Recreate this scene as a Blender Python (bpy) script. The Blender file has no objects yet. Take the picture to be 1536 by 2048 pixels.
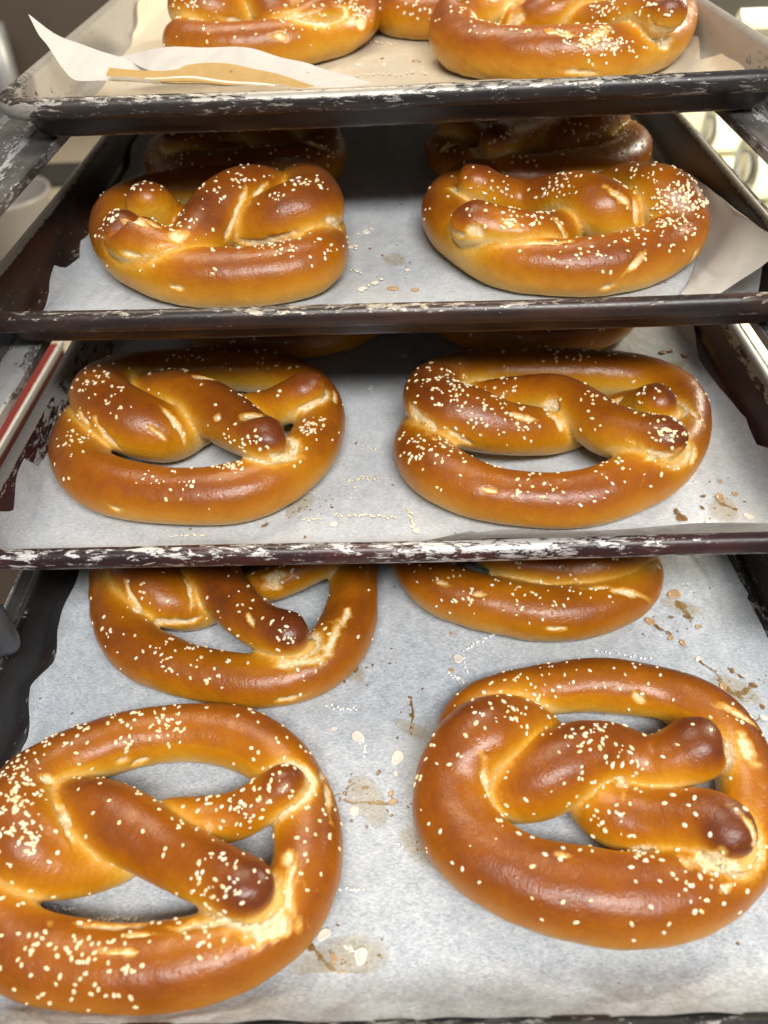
import bpy, math, random
import numpy as np
from mathutils import Vector, Matrix
from mathutils.bvhtree import BVHTree
random.seed(7); RNG = np.random.default_rng(7)
C = bpy.context.scene.collection

# ------------------------------------------------------------------ camera (millimetres, lens at the local zero)
ZC = 1450.0                                   # lens height above the kitchen floor
FPX, PITCH, YAW, ROLL = 1596.665, 0.74092, 0.02844, -0.045502
CX, CY = 768.0, 1024.0
def cam_axes():
    cp, sp = math.cos(PITCH), math.sin(PITCH)
    f = np.array([0, cp, -sp]); u = np.array([0, sp, cp]); x = np.array([1., 0, 0])
    c, s = math.cos(YAW), math.sin(YAW); Rz = np.array([[c, -s, 0], [s, c, 0], [0, 0, 1]])
    f, u, x = Rz @ f, Rz @ u, Rz @ x
    c, s = math.cos(ROLL), math.sin(ROLL)
    return c*x + s*u, -s*x + c*u, f
AX, AU, AF = cam_axes()
def ray(px, py): return AF + AX*(px-CX)/FPX - AU*(py-CY)/FPX
def unp(px, py, z=None, Y=None):
    d = ray(px, py)
    return d*(z/d[2]) if z is not None else d*(Y/d[1])

cam = bpy.data.cameras.new('camera'); camo = bpy.data.objects.new('camera', cam); C.objects.link(camo)
cam.sensor_fit = 'VERTICAL'; cam.sensor_height = 36.0; cam.lens = 36.0*FPX/2048.0
cam.clip_start = 0.01; cam.clip_end = 60
M = Matrix(((AX[0], AU[0], -AF[0]), (AX[1], AU[1], -AF[1]), (AX[2], AU[2], -AF[2]))).to_4x4()
M.translation = Vector((0, 0, ZC/1000)); camo.matrix_world = M
cam.dof.use_dof = True; cam.dof.focus_distance = 0.43; cam.dof.aperture_fstop = 7.0
bpy.context.scene.camera = camo

# ------------------------------------------------------------------ light
world = bpy.data.worlds.new('World'); bpy.context.scene.world = world; world.use_nodes = True
bg = world.node_tree.nodes['Background']; bg.inputs[0].default_value = (0.93, 0.95, 1.0, 1); bg.inputs[1].default_value = 0.18
def area(name, loc, target, sx, sy, power, col):
    l = bpy.data.lights.new(name, 'AREA'); l.shape = 'RECTANGLE'; l.size = sx; l.size_y = sy; l.energy = power; l.color = col
    o = bpy.data.objects.new(name, l); C.objects.link(o)
    o.location = Vector(loc)/1000 + Vector((0, 0, ZC/1000))
    d = Vector(target)-Vector(loc); o.rotation_euler = d.to_track_quat('-Z', 'Y').to_euler()
    return o
area('ceiling_light', (250, -900, 1350), (0, 250, -300), 1.3, 0.4, 66, (1.0, 0.985, 0.96))
area('rear_ceiling_light', (-250, 1150, 1300), (50, 650, -150), 1.2, 0.5, 22, (1.0, 0.86, 0.66))
area('worktop_light', (1500, 1500, 500), (1000, 2300, -700), 1.0, 0.3, 120, (1.0, 0.92, 0.74))
vs = bpy.context.scene.view_settings; vs.view_transform = 'Standard'; vs.look = 'None'; vs.gamma = 1; vs.exposure = 0.0

# ------------------------------------------------------------------ helpers
def tag(o, label=None, cat=None, group=None, kind=None):
    if label: o['label'] = label
    if cat: o['category'] = cat
    if group: o['group'] = group
    if kind: o['kind'] = kind
    return o
def mesh_obj(name, V, F, mat, parent=None, origin=None, smooth=True, attrs=None):
    """V in local millimetres (lens at zero), origin = world point (mm) of the object."""
    V = np.asarray(V, float)
    org = np.zeros(3) if origin is None else np.asarray(origin, float)
    me = bpy.data.meshes.new(name)
    me.from_pydata([tuple(v) for v in ((V-org)/1000.0)], [], [tuple(int(i) for i in f) for f in F])
    if smooth: me.polygons.foreach_set('use_smooth', [True]*len(me.polygons))
    if attrs:
        for k, a in attrs.items():
            at = me.attributes.new(k, 'FLOAT', 'POINT'); at.data.foreach_set('value', np.asarray(a, np.float32))
    me.materials.append(mat); me.update()
    o = bpy.data.objects.new(name, me); C.objects.link(o)
    if parent is None: o.location = (org[0]/1000, org[1]/1000, (org[2]+ZC)/1000)
    else: o.parent = parent
    return o
def empty(name, org):
    o = bpy.data.objects.new(name, None); C.objects.link(o); o.empty_display_size = 0.02
    o.location = (org[0]/1000, org[1]/1000, (org[2]+ZC)/1000); return o
def gridF(nr, nc, wrap=False):
    F = []
    for i in range(nr-1):
        for j in range(nc if wrap else nc-1):
            k = (j+1) % nc
            F.append((i*nc+j, i*nc+k, (i+1)*nc+k, (i+1)*nc+j))
    return F
def box(a, b):
    (x0, y0, z0), (x1, y1, z1) = a, b
    V = [(x0,y0,z0),(x1,y0,z0),(x1,y1,z0),(x0,y1,z0),(x0,y0,z1),(x1,y0,z1),(x1,y1,z1),(x0,y1,z1)]
    F = [(0,3,2,1),(4,5,6,7),(0,1,5,4),(1,2,6,5),(2,3,7,6),(3,0,4,7)]
    return V, F
def catmull(P, step):
    P = np.asarray(P, float); n = len(P); out = []
    Q = np.vstack([2*P[0]-P[1], P, 2*P[-1]-P[-2]])
    for i in range(n-1):
        p0, p1, p2, p3 = Q[i:i+4]
        L = np.linalg.norm((p2-p1)[:3]); m = max(2, int(L/step))
        t = np.linspace(0, 1, m, endpoint=False)[:, None]
        out.append(0.5*((2*p1)+(-p0+p2)*t+(2*p0-5*p1+4*p2-p3)*t**2+(-p0+3*p1-3*p2+p3)*t**3))
    out.append(P[-1][None]); return np.vstack(out)
def sm(a, b, x): t = np.clip((x-a)/(b-a), 0, 1); return t*t*(3-2*t)
def vnoise(P, scale, seed=0):
    """cheap smooth noise (sum of sines) at points P"""
    r = np.random.default_rng(seed); out = np.zeros(len(P))
    for k in range(7):
        d = r.normal(size=P.shape[1]); out += np.sin(P @ d/scale + r.uniform(0, 6.28))
    return out/7*1.6

# ------------------------------------------------------------------ materials
def new_mat(name):
    m = bpy.data.materials.new(name); m.use_nodes = True; nt = m.node_tree
    b = nt.nodes['Principled BSDF']; return m, nt, b
def nd(nt, typ, **kw):
    n = nt.nodes.new(typ)
    for k, v in kw.items():
        if hasattr(n, k) and not k.startswith('in_'): setattr(n, k, v)
    return n
def ramp(nt, stops, interp='LINEAR'):
    n = nt.nodes.new('ShaderNodeValToRGB'); cr = n.color_ramp; cr.interpolation = interp
    while len(cr.elements) < len(stops): cr.elements.new(0.5)
    for e, (p, c) in zip(cr.elements, stops):
        e.position = p; e.color = (c if len(c) == 4 else (*c, 1)) if not isinstance(c, (int, float)) else (c, c, c, 1)
    return n
def noise(nt, vec, scale, detail=4, rough=0.55, dist=0.0):
    n = nt.nodes.new('ShaderNodeTexNoise'); n.inputs['Scale'].default_value = scale
    n.inputs['Detail'].default_value = detail; n.inputs['Roughness'].default_value = rough
    n.inputs['Distortion'].default_value = dist
    if vec is not None: nt.links.new(vec, n.inputs['Vector'])
    return n
def mapping(nt, vec, scale=(1,1,1), rot=(0,0,0), loc=(0,0,0)):
    n = nt.nodes.new('ShaderNodeMapping'); n.inputs['Scale'].default_value = scale
    n.inputs['Rotation'].default_value = rot; n.inputs['Location'].default_value = loc
    nt.links.new(vec, n.inputs['Vector']); return n.outputs[0]
def mth(nt, op, a, b=None, c=None, clamp=False):
    n = nt.nodes.new('ShaderNodeMath'); n.operation = op; n.use_clamp = clamp
    for i, v in enumerate((a, b, c)):
        if v is None: continue
        if isinstance(v, (int, float)): n.inputs[i].default_value = v
        else: nt.links.new(v, n.inputs[i])
    return n.outputs[0]
def mixc(nt, fac, a, b):
    n = nt.nodes.new('ShaderNodeMix'); n.data_type = 'RGBA'
    for i, v in ((0, fac), (6, a), (7, b)):
        if isinstance(v, (int, float)): n.inputs[i].default_value = v
        elif isinstance(v, tuple): n.inputs[i].default_value = (*v, 1) if len(v) == 3 else v
        else: nt.links.new(v, n.inputs[i])
    return n.outputs[2]
def attr(nt, name):
    n = nt.nodes.new('ShaderNodeAttribute'); n.attribute_name = name; return n.outputs['Fac']
def coord(nt): return nt.nodes.new('ShaderNodeTexCoord').outputs['Object']
def mrange(nt, v, a, b, c=0.0, d=1.0):
    n = nt.nodes.new('ShaderNodeMapRange'); nt.links.new(v, n.inputs[0])
    for i, k in enumerate((a, b, c, d)): n.inputs[i+1].default_value = k
    return n.outputs[0]
def bump(nt, h, strength, dist, normal=None):
    n = nt.nodes.new('ShaderNodeBump'); n.inputs['Strength'].default_value = strength; n.inputs['Distance'].default_value = dist
    nt.links.new(h, n.inputs['Height'])
    if normal is not None: nt.links.new(normal, n.inputs['Normal'])
    return n.outputs[0]

def crust_mat():
    m, nt, b = new_mat('pretzel_crust'); co = coord(nt)
    bake = attr(nt, 'bake'); crack = attr(nt, 'crack'); s_ = attr(nt, 'along')
    n1 = noise(nt, co, 45, 5, 0.6).outputs[0]; n2 = noise(nt, co, 900, 3, 0.6).outputs[0]; n3 = noise(nt, co, 220, 4, 0.6).outputs[0]
    v = mth(nt, 'ADD', bake, mth(nt, 'MULTIPLY', mth(nt, 'SUBTRACT', n1, 0.5), 0.38))
    v = mth(nt, 'ADD', v, mth(nt, 'MULTIPLY', mth(nt, 'SUBTRACT', n3, 0.5), 0.16))
    v = mth(nt, 'ADD', v, mth(nt, 'MULTIPLY', mth(nt, 'SUBTRACT', n2, 0.5), 0.10))
    cr = ramp(nt, [(0.0, (0.64, 0.42, 0.13)), (0.16, (0.56, 0.29, 0.025)), (0.38, (0.46, 0.182, 0.005)), (0.62, (0.345, 0.108, 0.003)), (0.82, (0.225, 0.057, 0.004)), (1.0, (0.125, 0.029, 0.007))])
    nt.links.new(v, cr.inputs[0])
    # torn seams: ragged, with streaks
    nv = noise(nt, co, 420, 5, 0.7, 0.6).outputs[0]
    sv = nt.nodes.new('ShaderNodeCombineXYZ'); nt.links.new(s_, sv.inputs[0]); nt.links.new(mth(nt, 'MULTIPLY', attr(nt, 'across'), 3.0), sv.inputs[1])
    stv = noise(nt, sv.outputs[0], 160, 4, 0.7).outputs[0]
    cm = mth(nt, 'ADD', crack, mth(nt, 'MULTIPLY', mth(nt, 'SUBTRACT', nv, 0.5), 1.0))
    cm = mth(nt, 'ADD', cm, mth(nt, 'MULTIPLY', mth(nt, 'SUBTRACT', stv, 0.5), mth(nt, 'MULTIPLY', mth(nt, 'MINIMUM', crack, 0.6), 1.1)))
    mask = mrange(nt, cm, 0.50, 0.92)
    halo = mrange(nt, cm, 0.12, 0.55, 0, 0.85)
    pale = mixc(nt, n3, (0.86, 0.66, 0.35), (0.80, 0.70, 0.50))
    c1 = mixc(nt, halo, cr.outputs[0], (0.64, 0.34, 0.055)); c2 = mixc(nt, mask, c1, pale)
    nt.links.new(c2, b.inputs['Base Color'])
    rg = mth(nt, 'ADD', mth(nt, 'MULTIPLY', n3, 0.20), mth(nt, 'ADD', mth(nt, 'MULTIPLY', n1, 0.26), 0.09)); rg = mth(nt, 'ADD', rg, mth(nt, 'MULTIPLY', mask, 0.3))
    nt.links.new(rg, b.inputs['Roughness']); b.inputs['Specular IOR Level'].default_value = 0.42
    b.inputs['Subsurface Weight'].default_value = 0.0
    # fine skin wrinkles run across the rope
    w = nt.nodes.new('ShaderNodeCombineXYZ'); nt.links.new(mth(nt, 'MULTIPLY', s_, 1.0), w.inputs[0])
    nt.links.new(mth(nt, 'MULTIPLY', attr(nt, 'across'), 0.12), w.inputs[1])
    wr = noise(nt, w.outputs[0], 900, 3, 0.6, 0.3).outputs[0]
    wmask = mrange(nt, noise(nt, co, 38, 2).outputs[0], 0.42, 0.62)
    h1 = mth(nt, 'MULTIPLY', wr, mth(nt, 'MULTIPLY', wmask, 0.8))
    nb = bump(nt, h1, 0.6, 0.0004)
    nb = bump(nt, n2, 0.35, 0.0004, nb)
    nb = bump(nt, n3, 0.28, 0.0010, nb)
    nb = bump(nt, n1, 0.22, 0.003, nb)
    bl = nt.nodes.new('ShaderNodeTexVoronoi'); bl.inputs['Scale'].default_value = 330; nt.links.new(co, bl.inputs['Vector'])
    blm = mth(nt, 'MULTIPLY', mrange(nt, bl.outputs['Distance'], 0.0, 0.35, 1.0, 0.0), mrange(nt, noise(nt, co, 70, 2).outputs[0], 0.52, 0.6))
    nb = bump(nt, blm, 0.5, 0.0003, nb)
    nb = bump(nt, mth(nt, 'MULTIPLY', mth(nt, 'SUBTRACT', nv, 0.9), mask), 0.8, 0.0012, nb)
    nt.links.new(nb, b.inputs['Normal'])
    return m
CRUST = crust_mat()

def salt_mat(name, col, r=0.45):
    m, nt, b = new_mat(name); oi = nt.nodes.new('ShaderNodeObjectInfo')
    n = noise(nt, coord(nt), 800, 2).outputs[0]
    f = mth(nt, 'ADD', mth(nt, 'MULTIPLY', oi.outputs['Random'], 0.85), mth(nt, 'MULTIPLY', n, 0.4), clamp=True)
    c = mixc(nt, f, col, (col[0]*0.88, col[1]*0.72, col[2]*0.46)); nt.links.new(c, b.inputs['Base Color'])
    b.inputs['Roughness'].default_value = r; b.inputs['Subsurface Weight'].default_value = 0.25
    b.inputs['Subsurface Radius'].default_value = (0.0012, 0.0009, 0.0006); b.inputs['Subsurface Scale'].default_value = 1.0
    return m
SALT = salt_mat('pearl_salt', (0.90, 0.83, 0.68)); SALTW = salt_mat('white_salt', (0.86, 0.87, 0.88))

def pan_mat(name, dark, dark2, metal, seed, axis, bias=0.0, met=0.55, rmet=0.42):
    m, nt, b = new_mat(name); co = mapping(nt, coord(nt), (1, 1, 1), loc=(seed*1.37, seed*0.71, seed*0.33))
    sc = (0.35, 1, 1) if axis == 'x' else (1, 0.35, 1)
    st = mapping(nt, co, sc)
    wear = attr(nt, 'wear')
    a = noise(nt, st, 240, 9, 0.78, 0.7).outputs[0]; f = noise(nt, mapping(nt, co, (0.25, 1, 1) if axis == 'x' else (1, .25, 1)), 520, 4, 0.7).outputs[0]
    big = noise(nt, st, 14, 3, 0.5).outputs[0]
    t = mth(nt, 'ADD', mth(nt, 'MULTIPLY', a, 0.75), mth(nt, 'MULTIPLY', f, 0.35))
    t = mth(nt, 'ADD', t, mth(nt, 'MULTIPLY', mth(nt, 'SUBTRACT', big, 0.5), 0.34))
    t = mth(nt, 'ADD', t, mth(nt, 'SUBTRACT', mth(nt, 'MULTIPLY', wear, 0.62), 0.36 - bias))
    mask = mrange(nt, t, 0.53, 0.565)
    d = mixc(nt, mrange(nt, noise(nt, st, 45, 5, 0.65).outputs[0], 0.42, 0.62), dark, dark2)
    mt = mixc(nt, noise(nt, co, 160, 5, 0.7).outputs[0], metal, tuple(c*0.72 for c in metal))
    nt.links.new(mixc(nt, mask, d, mt), b.inputs['Base Color'])
    nt.links.new(mth(nt, 'MULTIPLY', mask, met), b.inputs['Metallic'])
    rd = mth(nt, 'ADD', mth(nt, 'MULTIPLY', noise(nt, co, 300, 4, 0.7).outputs[0], 0.3), 0.2)
    nt.links.new(mth(nt, 'ADD', rd, mth(nt, 'MULTIPLY', mask, rmet-0.3)), b.inputs['Roughness'])
    nb = bump(nt, mask, 0.5, 0.00018); nb = bump(nt, noise(nt, st, 700, 3, 0.6).outputs[0], 0.2, 0.0003, nb)
    nt.links.new(nb, b.inputs['Normal']); return m

def paper_mat(name, base, shade, warm, seed):
    m, nt, b = new_mat(name); co = mapping(nt, coord(nt), loc=(seed*.61, seed*.27, 0))
    fib = noise(nt, mapping(nt, co, (0.6, 1.3, 1), rot=(0, 0, 0.3*seed)), 780, 5, 0.75, 0.5).outputs[0]
    mo = noise(nt, co, 130, 4, 0.65).outputs[0]; bigv = noise(nt, co, 13, 3, 0.5).outputs[0]
    f = mth(nt, 'ADD', mth(nt, 'MULTIPLY', mrange(nt, fib, 0.36, 0.64), 0.72), mth(nt, 'MULTIPLY', mrange(nt, mo, 0.35, 0.65), 0.26))
    c = mixc(nt, f, shade, base)
    c = mixc(nt, mrange(nt, bigv, 0.52, 0.75, 0, 0.45), c, warm)
    # tiny brown specks
    vo = nt.nodes.new('ShaderNodeTexVoronoi'); vo.inputs['Scale'].default_value = 90; nt.links.new(co, vo.inputs['Vector'])
    sel = nt.nodes.new('ShaderNodeSeparateColor'); nt.links.new(vo.outputs['Color'], sel.inputs[0])
    sp = mth(nt, 'MULTIPLY', mth(nt, 'LESS_THAN', vo.outputs['Distance'], 0.085), mth(nt, 'GREATER_THAN', sel.outputs[0], 0.86))
    c = mixc(nt, mth(nt, 'MULTIPLY', sp, 0.7), c, (0.2, 0.11, 0.04))
    nt.links.new(c, b.inputs['Base Color']); b.inputs['Roughness'].default_value = 0.55
    b.inputs['Specular IOR Level'].default_value = 0.35
    b.inputs['Transmission Weight'].default_value = 0.0
    nb = bump(nt, fib, 0.25, 0.0003); nb = bump(nt, noise(nt, mapping(nt, co, (1, 0.4, 1), rot=(0, 0, 0.5)), 28, 2, 0.4, 1.2).outputs[0], 0.8, 0.005, nb)
    nt.links.new(nb, b.inputs['Normal'])
    tr = nt.nodes.new('ShaderNodeBsdfTranslucent'); nt.links.new(c, tr.inputs[0])
    mx = nt.nodes.new('ShaderNodeMixShader'); mx.inputs[0].default_value = 0.30
    nt.links.new(b.outputs[0], mx.inputs[1]); nt.links.new(tr.outputs[0], mx.inputs[2])
    nt.links.new(mx.outputs[0], nt.nodes['Material Output'].inputs[0]); return m

def flat_mat(name, col, rough=0.6, metal=0.0, var=0.12, scale=40):
    m, nt, b = new_mat(name); n = noise(nt, coord(nt), scale, 4, 0.6).outputs[0]
    nt.links.new(mixc(nt, n, tuple(c*(1-var) for c in col), tuple(min(1, c*(1+var)) for c in col)), b.inputs['Base Color'])
    b.inputs['Roughness'].default_value = rough; b.inputs['Metallic'].default_value = metal
    nt.links.new(bump(nt, n, 0.15, 0.001), b.inputs['Normal']); return m
def syrup_mat(name, col, alpha):
    m, nt, b = new_mat(name); n = noise(nt, coord(nt), 400, 4, 0.6).outputs[0]
    b.inputs['Base Color'].default_value = (*col, 1); b.inputs['Roughness'].default_value = 0.25
    nt.links.new(mth(nt, 'MULTIPLY', mrange(nt, n, 0.3, 0.6, 0.45, 1.0), mth(nt, 'MULTIPLY', attr(nt, 'den'), alpha)), b.inputs['Alpha']); return m
SYRUP = syrup_mat('dried_syrup', (0.22, 0.115, 0.035), 0.95)
GREASE = syrup_mat('grease_stain', (0.42, 0.30, 0.10), 0.34)
DROP = flat_mat('dried_wash_drop', (0.66, 0.60, 0.52), 0.3, 0, 0.12, 500)
DROPB = flat_mat('brown_wash_drop', (0.42, 0.27, 0.15), 0.25, 0, 0.2, 500)

# ------------------------------------------------------------------ trays
TR = [(121.84, 477.15, 5.40, 0.01317), (197.14, 370.74, -3.22, -0.01279), (274.97, 274.02, 2.44, -0.00446), (346.44, 85.81, 3.75, 0.00409)]
HW, LEN = 228.5, 660.0
def tw(j, a, b, z):          # tray coordinates (a across, b depth, z above the tray floor) -> world mm
    h, D, x0, ph = TR[j]; c, s = math.cos(ph), math.sin(ph)
    a, b, z = np.asarray(a, float), np.asarray(b, float), np.asarray(z, float)
    return np.stack([x0+a*c-b*s, D+a*s+b*c, -h-25.0+z], -1)
def tl(j, P):
    h, D, x0, ph = TR[j]; c, s = math.cos(ph), math.sin(ph)
    x, y, z = P[..., 0]-x0, P[..., 1]-D, P[..., 2]+h+25.0
    return np.stack([x*c+y*s, -x*s+y*c, z], -1)

def rrect(inset, rad, n=9, nx=26, ny=34):
    """rounded rectangle outline, points in order, same count for every call"""
    x0, x1, y0, y1 = -HW+inset, HW-inset, inset, LEN-inset
    P = []
    def arc(cx, cy, a0):
        for k in range(n): 
            t = a0+math.pi/2*k/(n-1); P.append((cx+rad*math.cos(t), cy+rad*math.sin(t)))
    def seg(p, q, m):
        for k in range(1, m): P.append((p[0]+(q[0]-p[0])*k/m, p[1]+(q[1]-p[1])*k/m))
    arc(x0+rad, y0+rad, math.pi); seg((x0+rad, y0), (x1-rad, y0), nx)
    arc(x1-rad, y0+rad, -math.pi/2); seg((x1, y0+rad), (x1, y1-rad), ny)
    arc(x1-rad, y1-rad, 0); seg((x1-rad, y1), (x0+rad, y1), nx)
    arc(x0+rad, y1-rad, math.pi/2); seg((x0, y1-rad), (x0, y0+rad), ny)
    return np.array(P)
def loft(j, prof, closed_bottom, name, mats, parent, org, wearf, bow):
    rings, W = [], []
    for (ins, z, rad, w) in prof:
        p = rrect(ins, rad)
        dent = 0.5*np.sin(p[:, 0]/37.0+j*2)+0.4*np.sin(p[:, 1]/51.0+j)
        zz = z + bow*(1-(p[:, 0]/HW)**2)*np.exp(-p[:, 1]/60.0)*-1.0 + 0.35*dent
        rings.append(tw(j, p[:, 0]-0.0, p[:, 1]+0.25*dent, zz))
        W.append(wearf(p[:, 0], p[:, 1], w, z))
    n = len(rings[0]); V = np.vstack(rings); F = gridF(len(rings), n, True); w = np.concatenate(W)
    if closed_bottom:
        F.append(tuple(range(len(V)-n, len(V))))
    return mesh_obj(name, V, F, mats, parent, org, True, {'wear': w})

TRAY_LABEL = ['topmost baking tray with bright worn inner walls and chipped black front',
 'second baking tray from the top with smooth dark brown front rim',
 'third baking tray down with heavily scratched silver and maroon front rim',
 'lowest baking tray, matt black side walls and speckled black front rim']
# per tray: dark, dark2, metal, bias; wear rules
def wear0(a, b, w, z):
    fr = np.exp(-np.maximum(b-14, 0)/8.0)                       # on the front run
    side = 0.82 - 0.30*np.exp(-np.maximum(b-10, 0)/60.0)*(np.abs(a) > 180)
    ftop = {'top': 0.60, 'mid': 0.50, 'under': 0.52, 'out': 0.33, 'foot': 0.56, 'in': 0.7, 'floor': 0.5}[w]
    ftop = ftop + (0.16*np.exp(-((a+20)/100)**2)-0.2*sm(110,200,a) if w == 'top' else 0) + (0.42*np.exp(-((a+225)/18)**2) if w in ('under', 'mid') else 0)
    return fr*ftop+(1-fr)*side
def wear1(a, b, w, z):
    fr = np.exp(-np.maximum(b-14, 0)/8.0)
    side = {'top': 0.72, 'mid': 0.5, 'under': 0.4, 'out': 0.2, 'foot': 0.3, 'in': 0.40, 'floor': 0.42}[w]
    f = {'top': 0.45, 'mid': 0.36, 'under': 0.44, 'out': 0.2, 'foot': 0.35, 'in': 0.6, 'floor': 0.4}[w]
    f = f + (0.12*np.exp(-((a-0)/110)**2) if w == 'top' else 0) + (0.4*np.exp(-((a+225)/16)**2) if w in ('mid', 'under') else 0)
    return fr*f+(1-fr)*side
def wear2(a, b, w, z):
    fr = np.exp(-np.maximum(b-14, 0)/8.0)
    side = {'top': 0.85, 'mid': 0.7, 'under': 0.4, 'out': 0.3, 'foot': 0.3, 'in': 0.66, 'floor': 0.6}[w]*np.ones_like(a)
    side = side-0.3*(a > 0)*(z < 18)
    side = side-0.5*np.exp(-np.maximum(b-20, 0)/45.0)*(a < 0)*(z < 23)
    f = {'top': 0.53, 'mid': 0.45, 'under': 0.54, 'out': 0.2, 'foot': 0.2, 'in': 0.85, 'floor': 0.5}[w]
    f = f + (0.03*np.exp(-((a-60)/90)**2)-0.08*sm(110, 170, a) if w in ('top', 'mid') else 0) - (0.18*np.exp(-((a-205)/40)**2) if w in ('top', 'mid') else 0)
    return fr*f+(1-fr)*side
def wear3(a, b, w, z):
    s = {'top': 0.47, 'mid': 0.38, 'under': 0.3, 'out': 0.2, 'foot': 0.2, 'in': 0.30, 'floor': 0.40}[w]
    fr = np.exp(-np.maximum(b-14, 0)/8.0)
    return s*np.ones_like(a)+fr*(0.06 if w in ('top', 'in', 'mid') else 0)
WEAR = [wear0, wear1, wear2, wear3]
PANM = [((0.016, 0.014, 0.014), (0.035, 0.024, 0.019), (0.38, 0.35, 0.305)), ((0.018, 0.012, 0.011), (0.05, 0.022, 0.014), (0.45, 0.40, 0.33)),
        ((0.022, 0.011, 0.013), (0.06, 0.018, 0.016), (0.66, 0.64, 0.60)), ((0.010, 0.010, 0.011), (0.02, 0.018, 0.018), (0.40, 0.38, 0.35))]
def build_tray(j):
    org = tw(j, 0, LEN/2, -1); t = empty('baking_tray', org)
    tag(t, TRAY_LABEL[j], 'baking tray', 'baking trays stepped one above another in the rack')
    m = pan_mat('worn_pan_%s' % 'abcd'[j], *PANM[j], seed=j+1, axis='x', met=0.5 if j != 2 else 0.42)
    m2 = pan_mat('worn_pan_walls_%s' % 'abcd'[j], *PANM[j], seed=j+5, axis='y', met=0.35)
    W = WEAR[j]
    # inner skin and floor, then the outer skin (real sheet thickness)
    inner = [(8.6, 25.2, 21, 'in'), (9.8, 22, 20, 'in'), (11.5, 16, 19, 'in'), (13.8, 8, 18, 'in'), (15.2, 4, 17, 'in'), (17.0, 1.5, 16, 'in'), (19.5, 0.3, 14, 'floor'), (24, 0.0, 12, 'floor'), (60, 0.1, 8, 'floor'), (130, 0.1, 6, 'floor')]
    inner = [(i_, z_*0.89, r_, w_) for (i_, z_, r_, w_) in inner]
    loft(j, inner, True, 'pan_inside', m2, t, org, W, 1.2)
    outer = [(7.4, 22.0, 22, 'out'), (8.6, 18, 21, 'out'), (10.6, 12, 20, 'out'), (12.4, 6.5, 19, 'out'), (13.6, 3, 18, 'out'), (15.6, 0.8, 17, 'foot'), (19, -0.5, 15, 'foot'), (26, -0.9, 12, 'foot'), (130, -0.9, 6, 'foot')]
    loft(j, outer, True, 'pan_outside', m, t, org, W, 1.2)
    rim = []
    cxr, czr, rr = 4.8, 18.6, 4.8
    for k, ang in enumerate([35, 55, 72, 90, 108, 125, 143, 160, 178, 196, 214, 232, 252, 275]):
        a = math.radians(ang); tag_ = 'top' if 50 < ang < 150 else ('mid' if ang < 200 else 'under')
        if ang <= 50: tag_ = 'in'
        rim.append((cxr-rr*math.cos(math.pi-a) if False else cxr+rr*math.cos(a), czr+rr*math.sin(a)*1.22, 24-(cxr+rr*math.cos(a))*0.25, tag_))
    loft(j, rim, False, 'rolled_rim', m, t, org, W, 1.2)
    return t
for j in range(4): build_tray(j)

# ------------------------------------------------------------------ parchment liners
def tpx(j, px, py, z=0.0):
    return tl(j, unp(px, py, z=-TR[j][0]-25.0+z))
def build_paper(j, left, right, lip, mat, label, seed, b0=6.0):
    """left / right: lists of (b, a) bounds; lip: function a -> height the front edge reaches on the wall"""
    left = sorted(left); right = sorted(right)
    bs = np.concatenate([np.linspace(b0, 30, 26), np.arange(32, 300, 3.0), np.arange(300, 645, 8.0)])
    nb = len(bs); na = 130
    A = np.zeros((nb, na)); B = np.zeros((nb, na))
    for i, bb in enumerate(bs):
        aL = np.interp(bb, [p[0] for p in left], [p[1] for p in left]) + 0.7*math.sin(bb/9.0+seed)*1.0
        aR = np.interp(bb, [p[0] for p in right], [p[1] for p in right]) + 0.7*math.sin(bb/11.0+seed*2)
        A[i] = np.linspace(aL, aR, na); B[i] = bb
    P2 = np.stack([A.ravel(), B.ravel()], -1)
    z = 1.0+0.4*vnoise(P2, 26, seed)+0.14*vnoise(P2, 9, seed+1)
    # edges climb the pan walls
    z = z+np.maximum(0, np.abs(P2[:, 0])-207.0)*2.0
    fr = np.clip((36.0-P2[:, 1])/30.0, 0, 1)**1.6
    hl = np.array([lip(a) for a in P2[:, 0]]); z = z+np.minimum(fr, 1)**1.1*hl
    bb = P2[:, 1]+np.minimum(fr, 1)*np.where(hl > 27, 0, 2.0)
    V = tw(j, P2[:, 0], bb, z)
    org = tw(j, 0, LEN/2, 0)
    o = mesh_obj('parchment_liner', V, gridF(nb, na), mat, None, org)
    tag(o, label, 'parchment paper', 'parchment liners in the baking trays'); return o
PM = [paper_mat('warm_parchment', (0.74, 0.66, 0.52), (0.60, 0.52, 0.39), (0.62, 0.47, 0.27), 1),
      paper_mat('parchment_b', (0.78, 0.80, 0.82), (0.44, 0.475, 0.51), (0.58, 0.54, 0.46), 2),
      paper_mat('parchment_c', (0.85, 0.865, 0.88), (0.48, 0.515, 0.55), (0.62, 0.60, 0.55), 3),
      paper_mat('parchment_d', (0.85, 0.88, 0.91), (0.35, 0.40, 0.46), (0.52, 0.54, 0.53), 4)]
LIN = []
LIN.append(build_paper(0, [(0, -175), (60, -196), (180, -200), (230, -204), (330, -214), (640, -212)], [(0, 208), (60, 211), (100, 212), (125, 206), (150, 211), (173, 210), (180, 206), (300, 208), (640, 208)],
    lambda a: 20+2*math.sin(a/17), PM[0], 'cream parchment on the top tray with crumpled folded edge at the front', 1))
LIN.append(build_paper(1, [(0, -200), (56, -204), (98, -210), (119, -202), (142, -207), (229, -206), (341, -213), (640, -213)], [(0, 172), (20, 186), (45, 206), (72, 216), (104, 212), (150, 206), (210, 194), (284, 203), (640, 206)],
    lambda a: 17+1.5*math.sin(a/23), PM[1], 'parchment on the second tray with its right front corner turned up', 2))
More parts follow.
